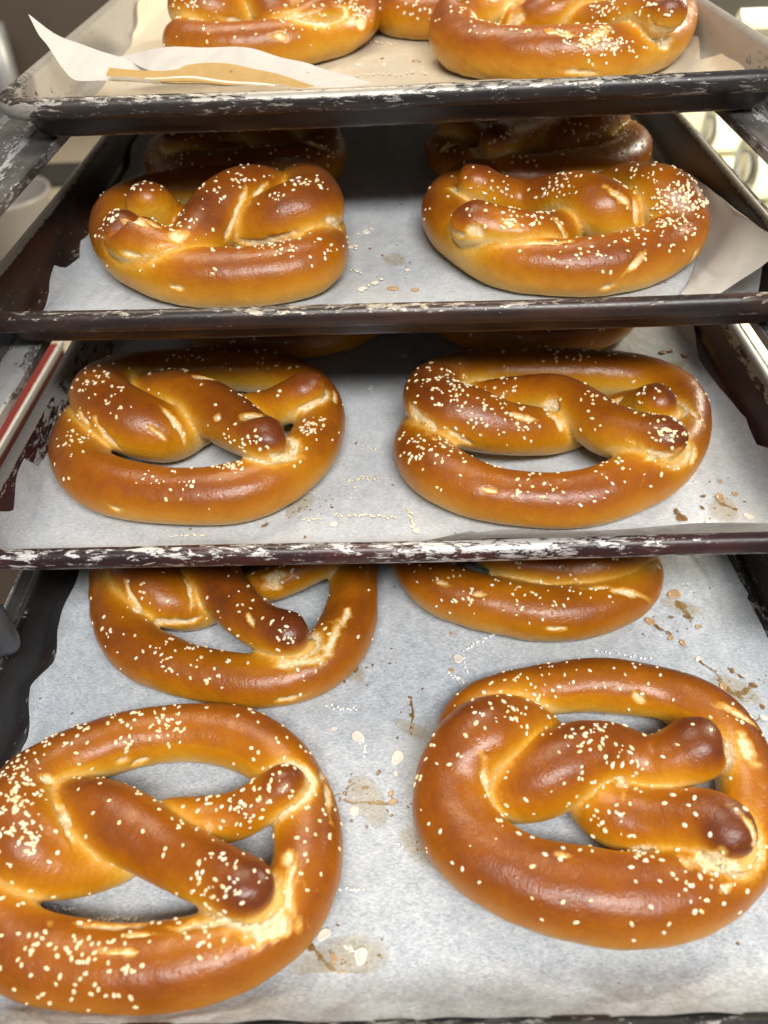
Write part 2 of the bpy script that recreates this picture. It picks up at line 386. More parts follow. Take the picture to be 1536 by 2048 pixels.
LIN.append(build_paper(2, [(0, -222), (35, -219), (46, -214), (67, -216), (84, -217), (86, -213), (98, -213), (209, -208), (641, -210)], [(0, 214), (86, 211), (101, 208), (125, 210), (153, 207), (201, 204), (239, 209), (640, 209)],
    lambda a: 20+9*float(sm(0, 60, a))+1.8*math.sin(a/19), PM[2], 'pale parchment on the third tray with its front edge curling over the rim', 3))
LIN.append(build_paper(3, [(0, -206), (142, -207), (148, -206), (167, -209), (177, -210), (201, -207), (217, -209), (227, -209), (274, -210), (640, -211)], [(0, 207), (201, 205), (234, 205), (236, 207), (271, 203), (640, 203)],
    lambda a: 22+1.8*math.sin(a/13)+1.2*math.sin(a/5.3), PM[3], 'blue grey parchment with brown drips on the lowest tray', 4))

def patch(rows, n=26, m=18):
    """smooth surface through rows of control points (mm)"""
    R_ = np.asarray(rows, float)
    def rs(P, k):
        s = catmull(P, 0.5); d = np.r_[0, np.cumsum(np.linalg.norm(np.diff(s, axis=0), axis=1))]
        t = np.linspace(0, d[-1], k); return np.stack([np.interp(t, d, s[:, i]) for i in range(3)], -1)
    A = np.array([rs(r, n) for r in R_]); B = np.array([rs(A[:, i], m) for i in range(n)])
    return (lambda Q: Q+np.stack([0*Q[:, 0], 1.0*vnoise(Q, 14, 3), 1.3*vnoise(Q, 11, 4)], -1)*0.7)(B.transpose(1, 0, 2).reshape(-1, 3)), gridF(m, n)
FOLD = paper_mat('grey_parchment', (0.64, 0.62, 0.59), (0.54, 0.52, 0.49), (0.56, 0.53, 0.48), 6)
BROWNP = paper_mat('browned_parchment', (0.52, 0.34, 0.12), (0.42, 0.26, 0.08), (0.40, 0.24, 0.07), 7)
def child_patch(par, name, rows, mat, label=None, **k):
    V, F = patch(rows, **k); o = mesh_obj(name, V, F, mat, par, np.array([par.location[0]*1000, par.location[1]*1000, par.location[2]*1000-ZC]))
    if label: o['label'] = label
    return o
def Y(px, py, y): return unp(px, py, Y=y)
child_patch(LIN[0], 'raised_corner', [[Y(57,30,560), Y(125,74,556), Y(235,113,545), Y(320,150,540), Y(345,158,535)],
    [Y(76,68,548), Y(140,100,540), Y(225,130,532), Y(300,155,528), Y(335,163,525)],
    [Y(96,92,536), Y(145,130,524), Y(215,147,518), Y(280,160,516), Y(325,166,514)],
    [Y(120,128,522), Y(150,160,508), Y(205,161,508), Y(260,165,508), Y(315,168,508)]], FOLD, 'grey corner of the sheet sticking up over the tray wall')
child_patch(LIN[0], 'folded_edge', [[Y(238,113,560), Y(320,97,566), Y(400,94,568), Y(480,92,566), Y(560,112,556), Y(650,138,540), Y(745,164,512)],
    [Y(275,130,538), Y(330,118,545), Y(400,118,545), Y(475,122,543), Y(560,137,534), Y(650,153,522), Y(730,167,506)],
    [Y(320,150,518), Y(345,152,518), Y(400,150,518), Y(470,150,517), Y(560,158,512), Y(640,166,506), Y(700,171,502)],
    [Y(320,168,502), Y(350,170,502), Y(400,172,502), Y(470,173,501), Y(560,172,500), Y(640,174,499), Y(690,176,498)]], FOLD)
child_patch(LIN[0], 'browned_edge', [[Y(218,133,513), Y(290,143,513), Y(350,138,513), Y(380,127,518), Y(460,129,518), Y(540,145,512), Y(630,172,500)],
    [Y(214,143,509), Y(290,150,508), Y(350,153,508), Y(400,150,510), Y(470,152,509), Y(540,160,506), Y(620,174,498)],
    [Y(212,152,505), Y(290,159,503), Y(350,166,502), Y(400,168,502), Y(470,170,502), Y(540,172,501), Y(610,177,497)]], BROWNP, 'scorched brown strip along the fold')
child_patch(LIN[0], 'white_crease', [[Y(290,156,501), Y(370,153,501), Y(430,158,500), Y(500,166,499), Y(550,171,498)], [Y(290,158,500), Y(370,157,500), Y(430,162,499), Y(500,170,498), Y(550,174,497)]], paper_mat('white_crease', (0.8, 0.76, 0.68), (0.7, 0.66, 0.58), (0.7, 0.6, 0.45), 8), m=3)
child_patch(LIN[0], 'crossing_fold', [[tw(0, -20, 78, 2.0), tw(0, 30, 84, 2.6), tw(0, 75, 86, 3.0), tw(0, 120, 84, 2.2)], [tw(0, -22, 70, 5.0), tw(0, 30, 76, 5.6), tw(0, 75, 78, 5.4), tw(0, 120, 76, 4.4)], [tw(0, -25, 50, 2.2), tw(0, 30, 52, 2.4), tw(0, 75, 54, 2.4), tw(0, 120, 52, 2.2)]], PM[0], m=9)
# turned-up corner on the second tray
def T1(px, py, z): return unp(px, py, z=-TR[1][0]-25+z)
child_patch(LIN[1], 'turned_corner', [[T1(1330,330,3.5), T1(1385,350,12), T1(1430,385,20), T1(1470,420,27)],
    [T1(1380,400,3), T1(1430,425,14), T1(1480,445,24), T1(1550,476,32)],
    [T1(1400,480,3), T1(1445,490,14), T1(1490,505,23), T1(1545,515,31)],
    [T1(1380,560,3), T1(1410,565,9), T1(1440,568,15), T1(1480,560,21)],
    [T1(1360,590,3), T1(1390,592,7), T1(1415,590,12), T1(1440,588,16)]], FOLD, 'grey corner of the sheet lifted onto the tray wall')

# ------------------------------------------------------------------ drips, stains and loose salt on the paper
def paper_drop(par, j, px, py, r, kind, rat=0.75, rot=0.0):
    c = tpx(j, px, py, 1.3)
    if abs(c[0]) > 212: return
    n = 14; th = np.linspace(0, 2*math.pi, n, endpoint=False); wob = 1+0.16*np.sin(th*2+px)+0.08*np.sin(th*3+py)
    V, prof = [], ([(1.0, 0.0), (0.92, 0.35), (0.78, 0.5), (0.55, 0.26), (0.25, 0.3)] if kind != 'stain' else [(1.0, 0.0), (0.7, 0.06), (0.3, 0.08)])
    for k, (f, z) in enumerate(prof):
        x = r*f*wob*np.cos(th); y = r*rat*f*wob*np.sin(th)
        V.append(tw(j, c[0]+x*math.cos(rot)-y*math.sin(rot), c[1]+x*math.sin(rot)+y*math.cos(rot), 1.25+z*min(r, 2.2)*0.8+0*x))
    V.append(tw(j, c[0], c[1], 1.25+(0.32*min(r, 2.2)*0.8 if kind != 'stain' else 0.1))[None])
    V = np.vstack(V); F = gridF(len(prof), n, True); top = (len(prof)-1)*n
    F += [(top+k, top+(k+1) % n, len(V)-1) for k in range(n)]
    mat = {'white': DROP, 'brown': DROPB, 'stain': SYRUP, 'grease': GREASE}[kind]
    den = np.ones(len(V)); 
    if kind == 'stain': den[:n] = 0.3
    if kind == 'grease': den[:n] = 0; den[n:2*n] = 0.45; den[2*n:3*n] = 0.75
    o = mesh_obj('dried_drop' if kind in ('white', 'brown') else 'syrup_spot', V, F, mat, par, np.array([par.location[0]*1000, par.location[1]*1000, par.location[2]*1000-ZC]), True, {'den': den})
    return o
DR = {3: [(916,1317,3.4,'white'),(903,1340,1.6,'brown'),(716,1473,4.0,'white'),(668,1458,1.8,'white'),(795,1515,4.4,'white'),(791,1548,1.6,'white'),(709,1622,2.9,'white'),
          (782,1587,1.8,'brown'),(786,1604,2.2,'brown'),(757,1545,1.9,'stain'),(731,1575,1.9,'stain'),(703,1548,.9,'stain'),(705,1648,1.4,'stain'),(733,1653,1.3,'stain'),
          (648,1869,3.2,'white'),(722,1912,3.8,'white'),(700,1897,1.6,'white'),(688,1955,3.3,'brown'),(667,1917,2.0,'brown'),(727,1943,2.2,'stain'),(675,1850,1.0,'stain'),(707,1967,1.2,'stain'),(620,1893,2.6,'stain'),(640,1915,1.8,'stain'),(758,1910,1.2,'stain'),(622,1980,1.2,'stain'),
          (1348,1188,4.6,'brown'),(1362,1210,4.6,'stain'),(1374,1232,3.0,'stain'),(1300,1243,3.4,'brown'),(1315,1254,2.2,'stain'),(1341,1276,2.1,'brown'),(1365,1286,2.4,'brown'),(1397,1253,1.8,'brown'),(1342,1234,2.0,'stain'),(1396,1318,2.0,'white'),(1403,1325,2.0,'stain'),
          (1437,1360,1.6,'stain'),(1446,1373,3.0,'brown'),(1458,1380,3.2,'stain'),(1478,1390,2.6,'stain'),(1490,1383,2.8,'stain'),(1507,1370,2.8,'stain'),(1480,1352,1.8,'stain'),(1464,1341,2.2,'stain'),(1466,1407,2.2,'white'),(1525,1413,2.2,'stain'),(1528,1436,2.2,'white'),(1510,1448,1.6,'stain'),
          (1360,1872,3.0,'stain'),(1475,1887,1.1,'stain'),(1376,1168,1.4,'white'),(1420,1176,1.0,'stain'),(902,1266,1.3,'brown'),(783,1297,1.0,'stain'),(710,1336,3.4,'stain'),(700,1340,2.0,'brown'),(745,1330,1.2,'stain'),(688,1362,1.6,'stain'),(683,1356,2.6,'white'),(820,1395,1.5,'stain'),(822,1430,1.4,'stain'),(824,1455,1.2,'stain'),(655,1600,2.0,'stain'),(690,1587,1.8,'stain'),(680,1600,1.6,'stain'),(760,1605,2.2,'stain'),(740,1606,1.8,'stain')],
      2: [(1440,996,3.6,'brown'),(1445,1008,2.6,'stain'),(1470,1018,1.8,'stain'),(1470,988,1.8,'brown'),(1440,962,1.5,'brown'),(1489,1003,1.2,'stain'),(1497,1033,3.0,'white'),(1362,1035,4.2,'stain'),(1352,1022,2.6,'stain'),(1405,1015,1.8,'stain'),(1407,992,2.0,'stain'),(1415,1045,2.0,'white'),(1420,963,1.0,'stain'),
          (668,1049,2.4,'white'),(833,1062,2.2,'white'),(824,1054,1.6,'white'),(810,710,2.0,'white'),(742,776,2.2,'white'),(712,886,1.4,'stain'),(1325,705,2.6,'brown'),(1340,702,2.2,'brown'),(1370,710,2.8,'brown'),(1322,725,2.0,'stain'),(1335,742,3.0,'stain'),(1350,745,2.4,'stain'),(1365,748,1.8,'stain'),(530,1050,2.4,'stain'),(610,1074,1.4,'stain'),(1250,820,1,'stain')],
      1: [(786,577,3.2,'brown'),(830,580,2.2,'brown'),(724,578,2.6,'white'),(750,566,2.4,'white'),(733,465,2.6,'white'),(740,497,1.6,'stain'),(765,510,1.6,'stain'),(815,540,2.0,'white'),(700,495,2.2,'white'),(800,408,2.2,'stain'),(700,395,1.8,'stain'),(745,390,1.4,'stain')],
      0: [(768,130,2.2,'white'),(832,123,3.2,'brown'),(716,131,2.2,'white'),(764,117,2.6,'stain')]}
for j, L in DR.items():
    for (px, py, r, k) in L:
        paper_drop(LIN[j], j, px, py, r, k, 0.62 if k == 'stain' else 0.8, random.uniform(0, 3))
def trail(j, pts, w, seed):
    r = np.random.default_rng(seed); Q = np.array([tpx(j, x, y, 1.4)[:2] for x, y in pts]); S = catmull(np.c_[Q, np.zeros(len(Q))], 0.8)[:, :2]
    T = np.gradient(S, axis=0); T /= np.linalg.norm(T, axis=1)[:, None]+1e-9; Nn = np.stack([-T[:, 1], T[:, 0]], -1)
    ww = w*(0.35+0.9*np.abs(vnoise(S, 1.7, seed))); ww[0] = ww[-1] = 0.05
    rows = [tw(j, S[:, 0]+Nn[:, 0]*ww*f, S[:, 1]+Nn[:, 1]*ww*f, 1.55+z+0*ww) for f, z in ((-1, 0), (-0.5, .05), (0.5, .05), (1, 0))]
    V = np.vstack(rows); n = len(S); den = np.concatenate([np.full(n, v) for v in (0.15, 0.9, 0.9, 0.15)])
    par = LIN[j]; mesh_obj('syrup_trail', V, gridF(4, n), SYRUP, par, np.array([par.location[0]*1000, par.location[1]*1000, par.location[2]*1000-ZC]), True, {'den': den})
for q_, (j_, p_, w_) in enumerate([(3, [(690,1580),(700,1572),(712,1564)], 1.0), (3, [(686,1598),(705,1606),(735,1604),(765,1608),(792,1604)], 1.5), (3, [(1352,1200),(1362,1215),(1376,1228),(1384,1240)], 2.2), (3, [(1306,1248),(1325,1260),(1345,1270)], 1.3),
    (3, [(1392,1316),(1410,1330),(1430,1345),(1445,1362)], .9), (3, [(1440,1362),(1452,1378),(1470,1388),(1488,1382),(1500,1375),(1506,1366)], 1.8), (3, [(1454,1335),(1470,1346),(1492,1358)], .8), (3, [(1536,1432),(1515,1440),(1500,1455)], 1.0), (3, [(618,1890),(634,1905),(650,1925),(680,1950)], 1.6), (3, [(700,1335),(690,1350),(682,1362)], 1.5),
    (3, [(822,1400),(826,1430),(820,1460)], 1.0), (3, [(1356,1866),(1366,1876),(1378,1880)], 1.6), (2, [(1440,1000),(1455,1012),(1478,1022)], 1.4), (2, [(1350,1018),(1360,1030),(1375,1042)], 2.2), (2, [(1398,1010),(1410,1020)], 1.1), (2, [(1300,738),(1340,745),(1390,752)], 1.1), (3, [(640,1600),(660,1596),(680,1586)], .7)]): trail(j_, p_, w_, q_)
# faint greasy haloes and small spatter on the lower sheets
for (j, px, py, r) in [(3,735,1600,16),(3,705,1340,11),(3,680,1920,20),(3,1365,1215,12),(3,1470,1380,15),(3,825,1460,10),(3,840,1690,14),(2,600,1010,12),(2,1450,1020,13),(2,1345,735,13),(1,790,520,12)]:
    o = paper_drop(LIN[j], j, px, py, r, 'grease', 0.55, random.uniform(0, 3))
rs = random.Random(3)
for (j, px, py, sx, sy, n) in [(3,740,1600,70,30,16),(3,690,1930,60,45,16),(3,710,1340,60,30,12),(3,1470,1380,60,30,18),(3,1350,1230,50,35,12),(2,600,1010,60,22,46),(2,1430,1000,60,35,16),(1,780,520,60,50,14),(3,820,1440,20,50,8),(3,850,1690,30,40,8),(1,760,400,60,20,8),(3,200,1360,120,60,8)]:
    for k in range(n):
        paper_drop(LIN[j], j, px+rs.gauss(0, sx)*0.6, py+rs.gauss(0, sy)*0.6, rs.uniform(0.35, 1.0), 'stain', rs.uniform(.4, 1), rs.uniform(0, 3))

# ------------------------------------------------------------------ salt grain meshes
def grain_mesh(name, seed, mat):
    r = np.random.default_rng(seed)
    n = 6; V = [(0, 0, -0.75)]
    L, Wd, H = r.uniform(1.0, 1.55), r.uniform(0.75, 1.0), r.uniform(0.7, 0.95)
    for (z, f) in [(-0.5, 0.75), (0.1, 1.0), (0.6, 0.7)]:
        for k in range(n):
            t = 2*math.pi*(k+0.3*z)/n; q = f*r.uniform(0.85, 1.1)
            V.append((L*q*math.cos(t), Wd*q*math.sin(t), H*z*r.uniform(0.9, 1.1)))
    V.append((0, 0, 0.72*H)); V = np.array(V)*1.14
    F = [(0, 1+(k+1) % n, 1+k) for k in range(n)]
    for i in range(2): F += [(1+i*n+k, 1+i*n+(k+1) % n, 1+(i+1)*n+(k+1) % n, 1+(i+1)*n+k) for k in range(n)]
    F += [(1+2*n+k, 1+2*n+(k+1) % n, len(V)-1) for k in range(n)]
    me = bpy.data.meshes.new(name); me.from_pydata([tuple(v/1000) for v in V], [], F); me.materials.append(mat)
    me.polygons.foreach_set('use_smooth', [True]*len(me.polygons)); me.update(); return me, V, F
GR = [grain_mesh('salt_grain_%s' % 'abcdef'[i], i, SALT) for i in range(6)]
def grains_joined(name, pts, nrm, par, org, mat, size=1.0, seed=0):
    r = random.Random(seed); VV, FF = [], []
    for p, n in zip(pts, nrm):
        _, V, F = GR[r.randrange(6)]
        q = Vector(n).to_track_quat('Z', 'Y').to_matrix() @ Matrix.Rotation(r.uniform(0, 6.28), 3, 'Z')
        k = len(VV); s = size*r.uniform(0.8, 1.15)
        VV += list(np.asarray(p)+s*(V @ np.array(q).T)); FF += [tuple(i+k for i in f) for f in F]
    if not VV: return
    o = mesh_obj(name, VV, FF, mat, par, org); o['kind'] = 'stuff'; return o
def loose_salt(j, strokes):
    pts = []; r = random.Random(j)
    for (x0, y0, x1, y1, n) in strokes:
        for k in range(n):
            t = (k+r.uniform(-.3, .3))/max(1, n-1); px = x0+(x1-x0)*t+r.gauss(0, 2.2); py = y0+(y1-y0)*t+r.gauss(0, 1.8)
            c = tpx(j, px, py, 1.8); pts.append(tw(j, c[0], c[1], 1.9))
    grains_joined('loose_salt', pts, [(0, 0, 1)]*len(pts), LIN[j], np.array([LIN[j].location[0]*1000, LIN[j].location[1]*1000, LIN[j].location[2]*1000-ZC]), SALTW, 0.72, j)
loose_salt(3, [(930,1302,990,1266,16),(650,1413,715,1420,10),(727,1480,730,1508,6),(898,1345,930,1365,14),(1265,1312,1290,1316,4),(68,1822,150,1815,11),(175,1838,270,1840,12),(672,1781,728,1779,9),(1190,1300,1300,1318,8),(690,1893,715,1905,5),(790,1688,802,1692,3),(925,1318,935,1345,4)])
loose_salt(2, [(668,1030,790,1034,26),(605,1040,640,1038,8),(690,960,760,955,16),(815,1020,835,1065,14),(345,1074,410,1068,9),(720,890,760,905,6),(700,1000,720,960,4)])
loose_salt(1, [(715,470,745,455,6),(700,540,725,545,4),(725,580,760,560,6),(708,492,712,500,4)])
loose_salt(0, [(720,85,790,88,14),(700,150,850,148,14)])

# ------------------------------------------------------------------ pretzels
def frame(fx, fy, fs, pts, j):
    """centre-line points read as (x, y, height above the tray, radius): missing values carry on"""
    out = []; z, r = 16.0, 17.0
    for p in pts:
        if len(p) > 2: z = float(p[2])
        elif len(p) == 2: z, r = 16.0, r
        if len(p) > 3: r = float(p[3])
        c = tpx(j, fx+p[0]/fs, fy+p[1]/fs, z); out.append((c[0], c[1], z, r))
    return np.array(out)
PZ = {}
PZ['3R'] = frame(816, 1290, 2.133, [(1465,905,34,12),(1415,850,35,15),(1300,770,31,17),(1150,765,24,17),(1000,755,18,17),(850,710,16,17),(720,600,12,14),(640,500,10,14),(560,400,14,15),(460,365,22,18),(350,385,29,20),(250,460,26,20),(190,600,19,20),(200,760,17,20),(300,890,18,20.5),(480,1000,18,20.5),(700,1060,18,20.5),(950,1090,18,20),(1180,1060,17,19),(1360,960,16,17),(1450,800,16,16),(1460,650,16,16),(1430,500,16,16),(1360,370,16,16),(1240,265,16,16),(1080,205,15,15),(850,170,15,15),(630,180,15,15),(440,225,16,16),(290,290,14,16),(230,390,11,15),(290,520,10,15),(400,600,15,17),(520,590,21,19),(640,530,26,20),(760,470,28,19),(880,460,25,17),(1020,510,22,16),(1130,490,27,16),(1230,440,32,17),(1300,395,35,16),(1335,390,35,14)], 3)
PZ['3L'] = frame(0, 1370, 2.133, [(1165,925,35,13),(1110,895,36,16),(1000,850,34,18),(850,780,28,20),(700,700,24,21),(550,610,24,21),(420,550,23,19),(300,530,17,16),(180,570,11,15),(70,660,10,15),(-30,760,12,16),(-60,900,14,17),(0,1040,16,18),(120,1140,16,18),(320,1190,16,18),(560,1210,16,18),(800,1180,16,18),(1000,1120,16,18),(1180,1010,16,18),(1280,870,16,17.5),(1315,720,16,17),(1305,570,16,17),(1265,440,16,16),(1190,330,16,16),(1070,250,16,16),(930,210,16,16),(780,205,16,16),(600,225,16,16),(420,275,16,16),(270,340,18,17),(140,430,22,18),(70,550,25,19),(110,670,26,19),(220,750,20,18),(370,775,14,15),(520,740,10,13),(620,640,12,13),(720,580,15,14),(850,580,18,16),(1000,560,20,16),(1130,490,26,15),(1230,420,32,14),(1305,385,34,11)], 3)
PZ['3BL'] = frame(0, 1090, 2.0, [(1245,380,35,13),(1170,365,36,17),(1050,330,32,18),(940,240,27,19),(860,130,24,19),(770,30,20,18),(660,-20,15,15),(550,-10,11,14),(460,60,10,15),(450,180,14,16),(470,300,16,16),(540,410,16,16.5),(670,480,16,17),(850,530,15,16),(1050,550,15,16),(1230,510,15.5,16.5),(1350,410,16,17),(1410,280,16,16.5),(1420,130,16,16),(1390,0,16,16),(1250,-100,16,16),(1050,-140,16,16),(800,-140,16,16),(620,-80,18,17),(540,0,24,18),(560,110,26,19),(650,210,22,19),(760,250,15,17),(880,230,10,14),(990,180,12,14),(1100,150,16,15),(1200,110,20,15),(1290,60,26,15),(1350,20,30,13)], 3)
PZ['3BR'] = frame(768, 1090, 2.0, [(300,-30,36,12),(390,0,32,15),(520,60,26,17),(660,90,22,18),(800,90,24,19),(930,60,24,19),(1010,-10,20,18),(1000,-100,16,16),(880,-170,16,16),(700,-210,16,16),(450,-220,16,16),(240,-160,16,16),(140,-60,16,16),(130,60,16,16),(200,150,16,17),(330,210,16,17.5),(520,255,16,18),(700,275,16,17.5),(880,245,16,17),(1000,170,14,16),(1020,70,12,14),(960,-40,14,14),(850,-60,18,16),(700,-50,24,16),(550,-70,28,15),(420,-110,34,13)], 3)
PZ['2L'] = frame(0, 660, 2.0, [(1150,475,33,12),(1095,455,36,16),(1000,415,32,18),(900,350,28,20),(790,285,26,20),(680,255,22,18),(550,260,14,15),(420,300,10,15),(330,380,12,16),(300,480,15,17),(350,580,16,18),(480,640,16,18),(700,670,16,17.5),(900,665,16,17.5),(1080,615,16,17.5),(1210,525,16,17),(1280,420,16,16.5),(1290,310,16,16),(1230,230,16,15.5),(1110,175,16,15.5),(950,155,16,15.5),(750,150,16,15.5),(580,165,16,16),(450,205,22,18),(400,265,26,20),(450,330,28,21),(560,385,25,21),(680,415,19,19),(800,385,12,15),(900,335,12,14),(1000,325,16,14),(1100,315,22,15),(1190,270,30,15),(1255,215,38,13),(1285,175,45,8)], 2)
PZ['2R'] = frame(768, 660, 2.0, [(1220,475,33,13),(1155,450,35,17),(1030,435,30,18),(900,400,28,19),(800,330,28,19),(690,275,26,18),(560,260,22,15),(410,275,16,14),(290,310,10,14),(180,370,10,15),(130,460,14,17),(190,560,16,18),(340,640,16,17.5),(520,680,15.5,16.5),(720,690,15,16),(900,655,15.5,17),(1070,575,16,18),(1180,480,16,17),(1220,380,16,16),(1200,290,16,16),(1120,220,16,16),(980,180,16,16),(800,165,16,16),(600,160,16,16),(430,165,16,16),(290,185,18,17),(190,240,24,19),(210,320,28,20),(330,355,29,20),(480,395,25,18),(620,405,20,17),(720,400,14,16),(850,370,10,14),(950,320,14,14),(1030,315,20,16),(1110,300,30,17),(1190,290,33,13)], 2)
PZ['1L'] = frame(0, 230, 2.0, [(505,425,42,10),(490,470,34,16),(560,530,28,17),(680,570,24,16),(780,525,24,18),(850,430,30,20),(925,350,36,20),(1030,310,34,18),(1150,310,22,15),(1260,390,11,15),(1320,490,12,16),(1290,590,16,17),(1150,640,16,18),(950,660,16,18),(700,650,16,18),(530,590,16,17.5),(450,510,16,16),(440,420,16,16),(500,350,16,15),(620,300,16,15),(780,280,16,15),(960,270,16,15),(1120,265,20,17),(1240,300,27,20),(1270,375,31,21),(1170,410,31,21),(1060,450,25,19),(950,490,16,16),(830,490,12,14),(720,450,14,14),(650,410,20,16),(590,360,30,16),(550,310,42,12)], 1)
PZ['1R'] = frame(768, 230, 2.0, [(255,400,38,11),(320,430,34,15),(430,465,30,16),(560,490,27,16),(680,480,20,16),(780,430,12,14),(860,330,12,14),(930,300,20,16),(1030,300,29,19),(1120,335,33,20),(1180,400,27,19),(1180,490,18,18),(1080,560,16,18),(900,605,16,18),(700,615,16,18),(500,590,16,18),(350,515,16,18),(250,430,16,17),(240,340,16,16),(320,270,16,15),(450,250,16,15),(650,245,16,15),(850,250,16,15),(1000,265,14,14),(1070,320,10,14),(1070,400,10,15),(980,430,16,17),(880,390,28,20),(780,340,30,19),(650,340,24,17),(540,350,20,16),(430,320,26,16),(355,265,36,14),(310,200,46,8)], 1)
PZ['0R'] = frame(768, 0, 2.0, [(1205,50,38,12),(1130,55,38,16),(1000,80,30,17),(860,105,22,18),(740,110,16,16),(640,70,12,14),(560,20,16,15),(450,0,27,18),(340,40,28,20),(270,120,20,19),(320,190,16,18.5),(500,220,16,18),(740,225,16,18),(950,215,16,18),(1100,170,16,17.5),(1160,90,16,17),(1130,0,16,16),(980,-50,16,16),(800,-70,16,16),(600,-70,16,16),(430,-40,15,16),(370,30,11,15),(430,90,10,15),(540,110,16,16),(640,70,24,18),(760,20,30,18),(880,10,30,17),(1010,0,34,16),(1080,-10,36,13)], 0)
def generic(src, jn, a, b, rot, mir=1, s=1.0):
    P = PZ[src].copy(); c = P[:, :2].mean(0); q = (P[:, :2]-c)*np.array([mir, 1])*s
    cr, sr = math.cos(rot), math.sin(rot); P[:, 0] = a+q[:, 0]*cr-q[:, 1]*sr; P[:, 1] = b+q[:, 0]*sr+q[:, 1]*cr
    P[:, 3] *= (0.5+0.5*s); return P
def shrink(k, f, dx=0.0, dy=0.0):
    P = PZ[k]; c = P[:, :2].mean(0); P[:, :2] = c+(P[:, :2]-c)*f+np.array([dx, dy])
for k_, f_ in (('1L', 0.955), ('1R', 0.975), ('2L', 0.98), ('2R', 0.975), ('3R', 0.99), ('3BL', 0.985), ('0R', 0.985)): shrink(k_, f_)
PZ['2BL'] = generic('2R', 2, -97, 276, 0.1, -1, 0.95); PZ['2BR'] = generic('2L', 2, 92, 273, -0.1, -1, 0.92)
PZ['1BL'] = generic('3R', 1, -114, 262, -0.15, -1, 0.9); PZ['1BR'] = generic('2L', 1, 104, 258, 0.2, -1, 0.95)
PZ['0L'] = generic('1L', 0, -84, 201, 0.05, -1, 0.92); PZ['0M'] = generic('2R', 0, 77, 266, 0.1, 1, 0.95)

